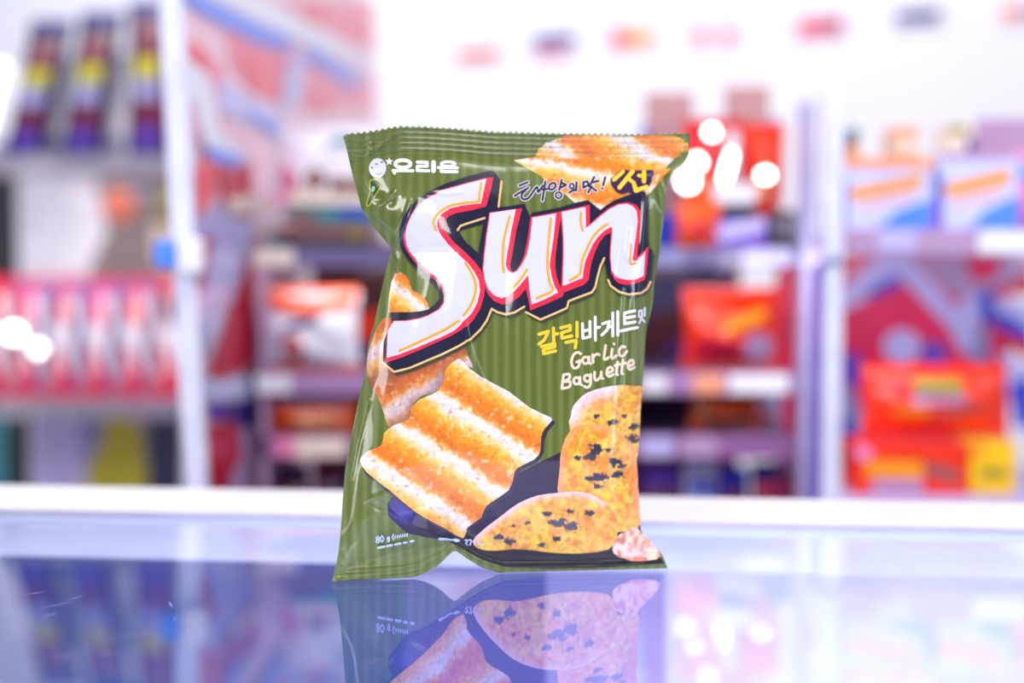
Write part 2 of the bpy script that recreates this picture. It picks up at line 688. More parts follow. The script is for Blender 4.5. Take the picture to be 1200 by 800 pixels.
CHIP = [(534, 422), (540, 421), (552, 433), (572, 446), (597, 459), (620, 477), (641, 487), (647, 492), (638, 502), (634, 512), (633, 528), (626, 538), (606, 548), (602, 557),
        (596, 574), (570, 592), (564, 606), (548, 617), (543, 630), (520, 618), (488, 600), (460, 577), (430, 553), (423, 541), (424, 536), (432, 528), (447, 522), (450, 508),
        (462, 498), (479, 491), (482, 478), (492, 468), (508, 461), (518, 451), (522, 433)]


def chip_main(x, y):
    return chip_ink(x, y, -0.55, 0.835, 51.0, 53.0, 71)


# soft dark print around the chip
decal('printed_chip_edge', [[(x + (4 if x > 560 else -1), y + 3) for x, y in CHIP]], mat('ink_plum', (52, 40, 62), 0.3, spec=0.2, coat=0.6), 2, 2.0)
decal('printed_front_chip', [smooth_loop(CHIP, 2)], M_PRINT, 3, 1.6, ink=chip_main, label='big ridged orange chip printed on the front')


# garlic baguette slices
def bread_ink(x, y, seed, rim, herbs, crust=(246, 150, 52), soft=(252, 186, 86), pale=(250, 226, 236), rw=7.0):
    g = fbm(x / 3.6, y / 3.6, seed, 3)[..., None]
    big = sstep(0.3, 0.7, fbm(x / 15.0, y / 15.0, seed + 3, 2))[..., None]
    c = np.array(lin(crust)[:3]) * (1 - big) + np.array(lin(soft)[:3]) * big
    yel = sstep(0.52, 0.66, fbm(x / 8.0, y / 8.0, seed + 5, 2))[..., None]
    c = c * (1 - 0.5 * yel) + 0.5 * yel * np.array(lin((246, 204, 44))[:3])
    c = c * (0.36 + 1.05 * g)
    q = seg_dist(x, y, rim)
    e = np.clip(np.exp(-(q / rw) ** 2)[..., None] * (0.5 + 0.7 * g), 0, 1)
    c = np.clip(c * (1 - e) + e * np.array(lin(pale)[:3]), 0, 1)
    field = np.zeros(x.shape)
    for hx, hy, hr in herbs:
        field = np.maximum(field, np.exp(-(((x - hx) / (hr * 1.2)) ** 2 + ((y - hy) / (hr * 0.75)) ** 2)))
    grain = fbm(x / 4.6, y / 3.8, seed + 8, 2)
    h = sstep(0.60, 0.68, 0.66 * field + 0.56 * grain)[..., None]
    return c * (1 - h) + h * np.array(lin((48, 44, 60))[:3])


BR_A = [(669, 487), (671, 477), (678, 468), (688, 460), (706, 454), (727, 451), (742, 452), (756, 457), (756, 500), (752, 562), (700, 560), (668, 506)]
BR_B = [(656, 600), (656, 545), (657, 531), (662, 514), (671, 502), (684, 497), (704, 498), (724, 506), (736, 518), (743, 530), (746, 548), (748, 576), (750, 612), (738, 622), (700, 620)]
BR_C = [(654, 577), (630, 580), (606, 590), (584, 606), (566, 620), (554, 633), (560, 641), (571, 644), (590, 643.5), (603, 642), (627, 644), (652, 647), (686, 647), (712, 643),
        (721, 632), (724, 616), (720, 602), (706, 587), (690, 578), (672, 575.5)]
BR_D = [(718, 638), (722, 628), (733, 621), (744, 617), (752, 626), (766, 638), (774, 652), (762, 655), (748, 657), (730, 654), (719, 647)]
decal('printed_baguette_slice', [smooth_loop(BR_A, 2)], M_PRINT, 2, 1.8, ink=lambda x, y: bread_ink(x, y, 81, [(668, 486), (671, 474), (690, 458), (712, 452)], [(699, 487, 5), (719, 494, 8), (744, 500, 7), (740, 514, 9), (731, 487, 4)], rw=11), label='printed baguette slice at the back of the pile')
decal('printed_baguette_slice', [smooth_loop(BR_B, 2)], M_PRINT, 3, 1.8, ink=lambda x, y: bread_ink(x, y, 91, BR_B[:13], [(697, 526, 9), (691, 535, 8), (719, 541, 8), (728, 546, 6), (704, 558, 10), (722, 556, 8), (676, 536, 4), (690, 560, 6), (712, 527, 4), (700, 570, 6)], crust=(246, 140, 40), pale=(252, 150, 96), rw=5), label='upright printed baguette slice with dark herbs')
decal('printed_baguette_slice', [smooth_loop(BR_C, 2)], M_PRINT, 4, 1.8, ink=lambda x, y: bread_ink(x, y, 101, BR_C[17:] + BR_C[:6], [(640, 601, 5), (655, 612, 9), (668, 616, 9), (691, 600, 5), (667, 598, 5), (646, 610, 5), (653, 631, 6), (585, 628, 5), (597, 633, 7), (618, 612, 4), (634, 637, 4), (602, 615, 3)], pale=(246, 196, 196), rw=5), label='lying printed baguette slice at the front of the pile')


def garlic_ink(x, y):
    g = fbm(x / 5.0, y / 8.0, 111, 3)
    return np.clip(ramp(g, [(0.2, (176, 92, 70)), (0.45, (236, 150, 120)), (0.6, (246, 196, 186)), (0.8, (250, 210, 160))]), 0, 1)


decal('printed_garlic_clove', [smooth_loop(BR_D, 2)], M_PRINT, 5, 1.8, ink=garlic_ink, label='pinkish printed garlic clove')

# --- the big logo
logo = bpy.data.objects.new('logo', None)
COL.objects.link(logo)
logo.parent = bag
logo.empty_display_size = 0.01


def logo_decal(nm, polys, m, layer, spacing=2.0, **k):
    return decal(nm, polys, m, layer, min(spacing, 2.0), parent=logo, **k)


NAVY = [(576, 200.6), (565, 202.5), (545, 208), (521, 216), (502.5, 225), (490, 233.7), (479.5, 243), (472.5, 254), (468.7, 267.5), (467.5, 279), (470, 290), (476, 301), (486, 312.5), (496, 321),
        (507.5, 331), (514, 341), (515, 350), (510, 357), (502.5, 362.5), (492.5, 365), (482.5, 366), (459, 366), (459.5, 379), (454, 391), (450.5, 400), (449.4, 424), (462.5, 434.5), (480, 430),
        (497, 423), (517, 414.5), (537, 404.5), (552, 395.5), (562, 385.5), (569, 376), (576, 361.5), (583, 365), (593, 367.5), (603, 365), (614, 358.5), (616, 365), (633, 373), (648, 367), (663, 360),
        (665.5, 352), (680, 346.5), (692, 341.5), (696, 336), (699, 322), (702.5, 310), (707, 301), (709, 312), (712.5, 328), (716, 334), (725, 341), (736, 344), (750, 342), (757, 337), (761, 329),
        (764, 293), (758.5, 289), (757, 268), (757.5, 250), (756, 225), (742, 227), (730, 231), (720, 235), (710, 241), (703, 246.5), (689, 235), (676, 237.5), (657, 243), (638, 247), (624, 249.5),
        (620.5, 253.5), (614.5, 239), (600, 241.5), (583, 243.5), (586, 211), (580, 203)]
HOLE = [(537, 271), (566, 262), (560.5, 297.5), (546, 284)]
SHADOW = [(x + 2.5, y + 5.5) for x, y in NAVY]
logo_decal('logo_shadow', [SHADOW, HOLE], mat('ink_dark_olive', (62, 64, 44), 0.3, spec=0.2, coat=0.6), 4, 5.0, mode='evenodd')
logo_decal('logo_backing', [NAVY, HOLE], M_NAVY, 5, 2.0, mode='evenodd', label='navy backing of the Sun lettering')
TANL = [[(449.5, 424.8), (462.5, 435.6), (480, 431.2), (497, 424.2), (517, 415.6), (537, 405.6), (552, 396.6), (563, 386), (570, 376), (576, 362), (583, 366.2), (593, 368.6), (603, 366.2), (614, 359.5)],
        [(616, 366), (633, 374.6), (648, 368), (664, 361), (666, 353), (680, 347.5), (693, 342.5), (697, 336.5), (700, 323), (703, 312), (707.5, 302.5)],
        [(712, 328), (715, 335), (725, 342.2), (736, 345), (750, 343.2), (757, 338), (761, 330)],
        [(587.5, 213.5), (584, 242.5)], [(567.5, 256), (550, 261.5), (539.5, 265), (536, 270)]]
for t in TANL:
    logo_decal('outline_stroke', stroke(t, 2.4, False), M_TAN, 6, 5.0, label='thin tan line beside the Sun lettering')

S_W = [(569.4, 210.6), (547.5, 216), (520, 223.7), (506, 229.5), (492.5, 240), (482.5, 252), (477, 264), (475.6, 276), (478, 287), (481, 295), (489, 306), (500, 316), (512.5, 326), (520, 336),
       (523, 346), (521, 356), (515, 363.5), (502, 370.6), (490, 374.4), (477.5, 376.5), (463, 377), (456, 388), (454.7, 419.4), (467.5, 415.6), (490, 407), (515, 396), (532.5, 387), (544, 376.5),
       (553, 366.5), (559, 355), (562, 341), (560.6, 329), (555.6, 319), (547.5, 308.5), (535, 297), (525, 285.5), (516, 274), (512.3, 265), (513, 257.5), (517.5, 251), (527.5, 245), (540, 242),
       (555, 240), (563, 239.4)]
S_R = [(577.5, 208.7), (569, 209.4), (547, 214.8), (519, 222.6), (505, 228.5), (491, 239), (481, 251.5), (475, 264), (473, 277), (475, 287), (478, 295), (486, 306.5), (497, 317.5), (510, 328), (518, 338),
       (521, 346), (519.5, 355), (514, 362.3), (501.5, 369.4), (489.5, 373.2), (477, 375.3), (462, 376), (455, 388), (453.3, 425), (472.5, 418.4), (490, 411), (510, 402), (527.5, 394), (542.5, 385.3),
       (553, 377), (562.5, 362), (567, 347), (568, 336), (567, 326), (563, 316), (555, 306), (542.5, 293.7), (530, 282), (522, 270), (520, 261), (525, 254), (535, 250), (552.5, 247), (569.4, 242.5), (575, 222.5)]
U_W = [(574, 250.5), (604, 246), (599, 270), (594, 299), (592.5, 310), (595, 317), (600, 320.5), (606, 318), (612, 309), (617, 299), (621, 280), (623.5, 256), (651, 251), (648, 280), (645, 299),
       (643.5, 311), (646, 325), (650, 337), (653.5, 343), (638, 351), (622.5, 357), (620, 340), (618.5, 323), (610, 333), (603, 341), (595, 347.5), (587, 350), (578, 346), (571, 338), (567.5, 328),
       (566, 315), (567.5, 299), (570, 276)]
U_R = [(573, 249.5), (611.5, 244.6), (605, 270), (600, 299), (597.6, 311), (599, 317.5), (601.5, 319.4), (604.5, 317), (609, 311), (614.3, 299), (618.5, 278), (621.5, 254.8), (657, 248.5), (656.5, 258),
       (653, 280), (650.5, 300), (650, 312), (652, 325), (657, 338), (660, 345), (658, 348), (638, 357), (621, 364), (619, 352), (616, 338.5), (608, 348), (598, 355.5), (588, 357.2), (578, 352.5), (571, 344),
       (566.5, 332), (565, 315), (566.3, 299), (568.8, 276)]
N_W = [(657.5, 249.5), (679, 244.7), (685.5, 243.5), (686, 268), (693, 263), (703, 254), (714, 245.5), (724, 240.7), (734, 239.5), (741, 242.5), (745, 248), (746, 260), (744, 276), (741, 297), (739.6, 304),
       (741.5, 306), (745, 305), (750, 299), (754, 294), (753.5, 305), (752.5, 323), (745, 327), (734, 328), (724, 326), (719, 323), (716, 315), (714.5, 302), (715, 290), (716, 279), (716.6, 267.5), (714, 267),
       (707, 271), (700, 278), (694, 286.5), (689, 297), (685, 306), (682.8, 317), (682, 326), (660, 335), (658.5, 335.5), (660, 300), (660, 280), (658.8, 262)]
N_R = [(656.6, 248.3), (679, 243.4), (690.5, 240.5), (690.5, 263.5), (702, 253), (713.5, 244), (724, 239), (736, 237.5), (745, 241), (749.5, 248), (750.5, 260), (748.5, 280), (745, 301), (749, 297.5), (758.4, 288.6),
       (757, 305), (755, 323), (753, 328), (743, 332.6), (732, 333.5), (724, 332), (718.5, 327), (715, 316), (713.2, 302), (713.8, 288), (715, 273), (708, 276.5), (702, 284), (697.5, 293), (693, 305), (690.5, 317),
       (689, 328), (682.5, 334.4), (660, 343), (657, 342), (656.8, 335), (658.6, 300), (658.6, 280), (657.4, 262)]
YEL = {'S': [[(563.3, 216), (561, 231), (559.5, 237.2), (542.5, 239), (527.5, 242.2), (516, 248.7), (509.7, 256), (508.3, 263), (511.5, 270.5)],
             [(545, 309), (552, 320), (557, 334), (555.6, 347.5), (549.5, 361.5), (543, 370)], [(537.5, 376), (520, 387), (495, 399.5), (469, 411)]],
       'u': [[(597, 254.5), (593, 270), (590, 283), (588.7, 299), (588.5, 310), (590, 319)], [(617, 316.5), (608, 330), (595, 344)],
             [(645, 257), (643, 276), (641.3, 299), (641.3, 315), (643.5, 331), (646.5, 341), (628, 350)]],
       'n': [[(680.5, 250), (680, 262), (682.5, 271)], [(711, 263.5), (702, 269.5), (694, 279), (687, 292), (681, 307), (678.3, 321.5), (667, 329)], [(737.5, 286), (737.3, 308), (743, 308.5)]]}
for ch, w_, r_ in (('S', S_W, S_R), ('u', U_W, U_R), ('n', N_W, N_R)):
    L = logo_decal('letter', [r_], M_RED, 7 if ch != 'n' else 8, 3.5)
    logo_decal('letter_face', [w_], M_WHITE, 9, 3.5)
    logo_decal('letter_highlight', sum([stroke(t, 2.9, True) for t in YEL[ch]], []), M_GOLD, 10, 5.0)

# --- small lettering, pen stroke by pen stroke
W = 3.3
brand = []
brand += ring_strokes(472, 192.2, 9.0, 4.4, 4.2, 20)
for s in ([(472, 197), (472, 200)], [(460.5, 200), (484, 200.3)], [(461, 200), (462.5, 203)],
          [(489, 190.2), (500.5, 190.4), (500.5, 195), (489, 195), (489, 200), (502.5, 200.3)],
          [(525, 195), (525, 197)], [(513.5, 196.6), (536, 196.9)], [(517, 198), (517, 201.2), (535.5, 201.4)]):
    brand += stroke(s, 3.5, False)
brand += stroke([(508, 190.5), (508, 200.3)], 5.2, False)
brand += ring_strokes(525, 192.4, 8.2, 2.6, 3.1, 18)
star = [(456 + (5 if k % 2 == 0 else 2.1) * math.sin(math.pi * k / 5), 189.5 - (5 if k % 2 == 0 else 2.1) * math.cos(math.pi * k / 5)) for k in range(10)]
decal('brand_lettering', brand, M_PALE, 2, 4.0, label='white Korean brand lettering')
decal('star_mark', [star], M_PALE, 2, 3.0)
planet = decal('planet_mark', [ellipse(442.5, 197, 10, 11.5, 28)], M_WHITE, 2, 3.0, label='round white maker mark')
decal('planet_mark_dots', [ellipse(441, 192.5, 1.6, 1.1, 8), ellipse(447.5, 190, 1.8, 1.1, 8), ellipse(436, 196.5, 1.0, 1.6, 8)] + stroke([(440, 204), (444, 204.5), (447, 203)], 0.8),
      mat('ink_slate', (90, 96, 110), 0.4), 3, 3.0)
PICK = [(434, 212), (442, 211), (447, 217), (440, 229), (433, 240.6), (430, 239), (433.5, 225)]
decal('pick_mark', [smooth_loop(PICK, 3)], mat('ink_deep_green', (58, 78, 24), 0.3), 2, 3.0)
pl = smooth_loop(PICK, 3).tolist()
decal('pick_mark_outline', stroke(pl + [pl[0]], 1.3, False), mat('ink_lime', (176, 178, 60), 0.3), 3, 4.0)
decal('pick_mark_dot', [ellipse(437.5, 221.5, 2.0, 3.6, 12, 0.3)], mat('ink_mint', (150, 190, 160), 0.3), 3, 3.0)

SLOGAN = [[(608.5, 218), (618.5, 214)], [(603, 230), (611, 225), (619, 220.5)], [(617, 222), (611.5, 228), (611.5, 232.5), (615, 234), (620, 231.5), (629, 219.5), (630.5, 225.5), (636, 218)],
          [(639, 213), (637.2, 224), (635.5, 235)], [(634, 222.3), (641, 222)],
          [(643, 220), (645, 216), (649.5, 215), (651, 218.5), (648, 222), (644, 222.5), (643, 220)], [(658, 211), (656.5, 218), (655, 223)], [(658.5, 215), (663.2, 217)], [(656.5, 220.3), (662, 218)],
          [(667, 226), (674, 222.4)], [(675.5, 214), (675, 224)], [(683.5, 214), (683.5, 220.4)], [(683.5, 214), (688, 213)], [(688, 213), (690, 217)], [(690, 217), (683.5, 220.4)],
          [(696, 208), (693, 214), (690, 219)], [(695, 214), (701, 212.4)], [(693, 219), (689, 226)], [(693, 220), (698.5, 224)], [(709, 208.3), (706.6, 217.5)], [(705.6, 220.8), (705.5, 221.5)]]
dk = sum([stroke(s, 2.5) for s in SLOGAN], []) + ring_strokes(654.5, 229.2, 3.6, 3.6, 2.0, 12) + ring_strokes(670, 218.6, 2.6, 3.0, 1.9, 10)
wt = sum([stroke(s, 4.6) for s in SLOGAN], []) + ring_strokes(654.5, 229.2, 3.6, 3.6, 4.4, 12) + ring_strokes(670, 218.6, 2.6, 3.0, 4.2, 10)
sl = decal('slogan_outline', wt, mat('ink_lilac_white', (222, 208, 226), 0.3, spec=0.2, coat=0.6), 3, 5.0, label='pale outline of the handwritten slogan')
decal('slogan_lettering', dk, M_NAVY, 4, 5.0, label='dark handwritten Korean slogan')
SSUN_BG = [(727, 199.5), (715, 210.5), (715.5, 217), (721.5, 225), (728.5, 228.5), (737, 225.5), (742, 230), (751, 228), (760, 219), (766, 208), (764.5, 199.5), (746, 200.5)]
decal('badge_backing', [SSUN_BG], mat('ink_violet', (58, 26, 74), 0.3, spec=0.2, coat=0.6), 6, 3.5)
ss = stroke([(729.5, 202), (719, 211.5)], 4.6, False) + stroke([(741, 201.5), (725.5, 220.5)], 5.0, False) + stroke([(734.5, 209), (742.5, 215)], 4.2, False) \
    + stroke([(748, 206.3), (753, 207)], 4.2, False) + stroke([(754.3, 202), (754, 213)], 5.0, False) + stroke([(743, 218), (744.6, 224), (757, 219.5)], 5.0, False)
decal('badge_lettering', ss, M_YEL, 7, 4.0, label='yellow Korean lettering of the small badge')

GARLIC_Y = [[(631.5, 391.5), (642.5, 388), (637.5, 398.5), (631.5, 403)], [(648.5, 384.5), (648.8, 400)], [(648.5, 392), (653.5, 390.7)],
            [(634.5, 406), (650, 402.3)], [(650, 402.6), (650, 406.2), (636.5, 409.6), (637, 414.3), (651, 411)],
            [(657, 384), (668, 381.3), (668, 386.6), (658, 390), (658.6, 396), (670, 393.4)], [(676, 377.5), (676, 394.5)], [(663, 401), (675, 398.7), (674, 407.5)]]
decal('flavour_lettering', sum([stroke(s, 3.7, False) for s in GARLIC_Y], []), M_YEL, 2, 4.0, label='yellow Korean flavour lettering')
GARLIC_W = [[(682.3, 379), (682.8, 396.3)], [(691, 376.5), (691.2, 394.3)], [(682.5, 388), (691, 386)], [(682.8, 396.3), (691.2, 394.3)], [(697.3, 371.5), (697.5, 398.5)], [(697.5, 384.5), (702.5, 383.2)],
            [(706, 379.3), (714, 376.6), (711.5, 386), (705, 392.5)], [(712, 383.2), (717.5, 382)], [(717.8, 366.5), (717.8, 393.5)], [(723.6, 365), (723.6, 392.5)],
            [(731.3, 366.7), (743.5, 363.9)], [(731.3, 372.8), (743.5, 370.4)], [(731.3, 366.7), (731.5, 379.2), (744, 377)], [(727, 387.6), (746.5, 383.5)],
            [(748.3, 364.2), (751.8, 363.4), (751.8, 370.6), (748.3, 371.4), (748.3, 364.2)], [(755.2, 360.5), (755, 370)], [(751.6, 372.5), (748.4, 378.5)], [(752, 373.5), (755, 377)]]
decal('flavour_lettering', sum([stroke(s, 3.2 if i < 14 else 1.9, False) for i, s in enumerate(GARLIC_W)], []), M_PALE, 2, 4.0, label='white Korean flavour lettering')
SCRIPT = [[(680.5, 414.5), (677, 412.8), (672.5, 415), (669.6, 423), (671.6, 430.6), (677, 430), (679.6, 423)], [(675.5, 424), (680, 422.2)],
          [(690, 418), (690.2, 424.5), (692, 426)], [(694.3, 415.5), (694.8, 424.5)], [(694.4, 420), (697, 416), (700, 414.6), (702, 415.6)], [(709.5, 404.5), (707.6, 419), (709.5, 421), (713, 418.5)],
          [(717, 409), (716.2, 418), (718, 419.5), (722, 416.5)], [(719.2, 402.6), (719.4, 402.9)], [(732, 406.5), (728.5, 405.8), (725.3, 410), (725.6, 415.5), (729.5, 417), (734, 411.5)],
          [(660.3, 439), (658.2, 455)], [(660.3, 439), (666.6, 438.3), (667, 443), (660.6, 447)], [(660.6, 447), (667.6, 447), (667, 453), (658.4, 455)],
          [(679.3, 441.8), (679.6, 449), (681.5, 450.8)], [(692, 438.5), (691.6, 450), (688, 453.8), (684.5, 452.5)], [(696.6, 436), (696.6, 443), (699, 445.5), (703.5, 441), (704.4, 435.6)],
          [(704.4, 436), (704.6, 442.5), (706.5, 443.5)], [(711, 437.3), (717.6, 434), (716, 430.3), (712.3, 431.4), (710.7, 437), (713.3, 440.8), (718.5, 438.5)],
          [(723.6, 424), (722, 437), (723.6, 438.8)], [(729.6, 421.5), (728, 436), (729.6, 437.8)], [(720.3, 428.2), (732.5, 425.2)],
          [(735.6, 429.3), (742, 426), (740.6, 422), (737, 423.2), (735.2, 429), (737.8, 432.8), (743, 430.2)]]
sc_ = sum([stroke(s, 3.1) for s in SCRIPT], []) + ring_strokes(686, 422, 3.7, 4.0, 3.0, 12) + ring_strokes(675.5, 446, 3.6, 4.0, 3.0, 12) + ring_strokes(688, 443, 3.6, 3.9, 3.0, 12)
decal('flavour_lettering', sc_, M_CREAM, 2, 4.0, label='cream script lettering Garlic Baguette')


def tiny_text(ch, x, y, h, sl=0.2):
    g = {'8': [[(.5, .5), (.1, .25), (.5, 0), (.9, .25), (.5, .5), (.05, .75), (.5, 1), (.95, .75), (.5, .5)]], '0': [[(.5, 0), (.05, .5), (.5, 1), (.95, .5), (.5, 0)]],
         'g': [[(.8, .4), (.3, .4), (.2, .8), (.8, .8)], [(.85, .35), (.8, 1.2), (.2, 1.2)]], '2': [[(.1, .2), (.5, 0), (.9, .25), (.1, 1), (.95, 1)]], '7': [[(.05, 0), (.95, 0), (.4, 1)]],
         '(': [[(.7, -.1), (.3, .5), (.7, 1.1)]]}[ch]
    return [[(x + a * h * 0.55, y + b * h - a * h * 0.55 * sl) for a, b in s] for s in g]


tt = []
for k, c in enumerate('80'):
    tt += tiny_text(c, 440.5 + k * 5.0, 627.5 - k * 0.8, 7.5)
tt += tiny_text('g', 453.5, 626.5, 5.5)
tt += tiny_text('(', 459, 625.5, 5.5)
for k, c in enumerate('27'):
    tt += tiny_text(c, 545 + k * 4.6, 631 + k * 0.3, 6.0, -0.1)
tsm = []
for k in range(6):
    tsm += stroke([(462.5 + k * 2.8, 629.3 - k * 0.5), (463.6 + k * 2.8, 626.3 - k * 0.5)], 1.3, False)
for x0, x1 in ((443, 450), (453, 459), (463, 469), (473, 476), (481, 484)):
    tsm += stroke([(x0, 640.5 - (x0 - 443) * 0.2), (x1, 640.5 - (x1 - 443) * 0.2)], 2.6, False)
for x0, x1 in ((514, 519), (521, 525), (527, 531), (533, 538), (561, 567)):
    tsm += stroke([(x0, 630 + (x0 - 514) * 0.12), (x1, 630 + (x1 - 514) * 0.12)], 2.2, False)
decal('weight_lettering', sum([stroke(s, 1.4) for s in tt], []) + tsm, mat('ink_pale_blue', (190, 196, 232), 0.3), 6, 4.0, label='small pale weight lettering at the foot')

# ================================================================== THE COUNTER
CY = math.radians(-6.6)
PIV = (0.0, 1.07)
M_WHITEF = mat('white_lacquer', (238, 237, 242), 0.35, vary=0.02)
M_CASE = mat('pale_case_lining', (214, 216, 240), 0.6)
M_CASEW = mat('lavender_case_wall', (225, 225, 246), 0.5)


def glass_top_material():
    m = bpy.data.materials.new('counter_glass')
    m.use_nodes = True
    nt = m.node_tree
    nt.nodes.clear()
    out = nt.nodes.new('ShaderNodeOutputMaterial')
    mix = nt.nodes.new('ShaderNodeMixShader')
    tr = nt.nodes.new('ShaderNodeBsdfTransparent')
    tr.inputs['Color'].default_value = (0.92, 0.94, 0.99, 1)
    gl = nt.nodes.new('ShaderNodeBsdfGlossy')
    gl.inputs['Roughness'].default_value = 0.012
    gl.inputs['Color'].default_value = (0.97, 0.97, 1, 1)
    fr = nt.nodes.new('ShaderNodeFresnel')
    fr.inputs['IOR'].default_value = 2.15
    # faint smears of handling on the glass
    tc = nt.nodes.new('ShaderNodeTexCoord')
    n = nt.nodes.new('ShaderNodeTexNoise')
    n.inputs['Scale'].default_value = 9.0
    mr = nt.nodes.new('ShaderNodeMapRange')
    mr.inputs[1].default_value = 0.4
    mr.inputs[2].default_value = 0.8
    mr.inputs[3].default_value = 0.008
    mr.inputs[4].default_value = 0.03
    nt.links.new(tc.outputs['Object'], n.inputs['Vector'])
    nt.links.new(n.outputs['Fac'], mr.inputs[0])
    nt.links.new(mr.outputs[0], gl.inputs['Roughness'])
    nt.links.new(fr.outputs[0], mix.inputs[0])
    nt.links.new(tr.outputs[0], mix.inputs[1])
    nt.links.new(gl.outputs[0], mix.inputs[2])
    nt.links.new(mix.outputs[0], out.inputs['Surface'])
    return m


def clear_edge_material():
    m = bpy.data.materials.new('counter_glass_underside')
    m.use_nodes = True
    nt = m.node_tree
    nt.nodes.clear()
    out = nt.nodes.new('ShaderNodeOutputMaterial')
    tr = nt.nodes.new('ShaderNodeBsdfTransparent')
    tr.inputs['Color'].default_value = (0.95, 0.98, 0.98, 1)
    nt.links.new(tr.outputs[0], out.inputs['Surface'])
    return m


counter = thing('display_counter', 'glass topped showcase counter with a white back frame, under the crisp bag', 'counter', (PIV[0], PIV[1], 0.0))
kw = dict(yaw=CY, piv=PIV)
YB0, YB1 = 0.972, 1.098                       # white frame behind the glass (before turning)
g = box('glass_top', -1.25, 1.25, 0.22, YB0, TOP - 0.008, TOP, glass_top_material(), counter, **kw)
g.data.materials.append(clear_edge_material())
for p in g.data.polygons:
    p.material_index = 0 if p.normal.z > 0.9 else 1
box('back_frame', -1.25, 1.25, YB0, YB1, TOP - 0.03, TOP + 0.002, M_WHITEF, counter, bev=0.0015, **kw)
box('frame_lip', -1.25, 1.25, YB0 - 0.006, YB0 + 0.0005, TOP + 0.0005, TOP + 0.004, mat('satin_aluminium', (190, 188, 205), 0.3, 0.6), counter, **kw)
box('case_floor', -1.22, 1.22, 0.26, YB1 - 0.02, 0.66, 0.68, M_CASE, counter, **kw)
box('case_back', -1.25, 1.25, YB1 - 0.02, YB1, 0.0, TOP - 0.03, M_CASEW, counter, **kw)
for x0, x1, c in ((-1.2, X(470, 1.07), (36, 70, 132)), (X(470, 1.07), X(640, 1.07), (88, 86, 156)), (X(640, 1.07), X(780, 1.07), (160, 152, 200))):  # added panels, stepped dark to pale to shape the veil in the glass
    box('veil_panel', x0, x1, YB1 - 0.024, YB1 - 0.0205, 0.68, TOP - 0.032, mat('case_veil_%d' % c[0], c, 0.5), counter, **kw)
box('case_front', -1.25, 1.25, 0.22, 0.24, 0.0, TOP - 0.008, M_CASEW, counter, **kw)
for s in (-1, 1):
    box('case_side', min(s * 1.25, s * 1.22), max(s * 1.25, s * 1.22), 0.24, YB1 - 0.02, 0.0, TOP - 0.009, M_CASEW, counter, **kw)
# fine scratches in the glass
sv, sf = [], []
for px, py, L, a in [(70, 708, 26, .35), (90, 700, 18, .5), (60, 720, 12, .5), (200, 708, 20, -.7), (205, 725, 8, -1.4), (150, 745, 34, .35), (75, 768, 20, .1), (125, 765, 12, .2),
                     (490, 757, 24, -.55), (505, 775, 10, -.9), (632, 762, 22, -.1), (700, 730, 10, .3), (40, 695, 16, .3), (640, 768, 26, -.05)]:
    c = at(px, py, (EYE - TOP) / -float(ray(px, py)[1]))
    t = L * 0.00045
    d = Vector((math.cos(a), math.sin(a) * 3, 0)).normalized() * t
    w = Vector((-d.y, d.x, 0)).normalized() * 0.00022
    i = len(sv)
    zz = TOP + 0.0001
    for q in (c - d, c - w, c + d, c + w):
        sv.append((q.x, q.y, zz))
    sf.append((i, i + 1, i + 2, i + 3))
sc_o = mesh('surface_scratches', sv, sf, mat('scratch_white', (205, 208, 235), 0.4), counter)
sc_o['kind'] = 'stuff'

# ================================================================== PRODUCT BUILDERS
M_SEALS = mat('foil_silver', (205, 203, 222), 0.3, 0.5)
M_GLINT = mat('glint_mirror', (250, 246, 240), 0.06, 1.0, vary=0.01)


def bag_surface(w, h, t, shear, s, v, side, seal=0.07):
    """pillow shaped bag, centre at x 0, base at z 0"""
    e = np.clip((v - seal) / (1 - 2 * seal), 0, 1)
    q = (np.sin(np.pi * s) ** 0.6) * (np.sin(np.pi * e) ** 0.55)
    pinch = 1 - 0.06 * np.sin(np.pi * e) ** 0.7
    x = (s - 0.5) * w * pinch + shear * v
    wr = 0.05 * t * np.sin(9 * s + 14 * v) * q
    y = side * (-(t / 2) * q - wr)
    crimp = 0.0009 * np.sin(v * h / 0.004) * ((v < seal) | (v > 1 - seal))
    return np.stack([x, y + crimp, v * h], -1)


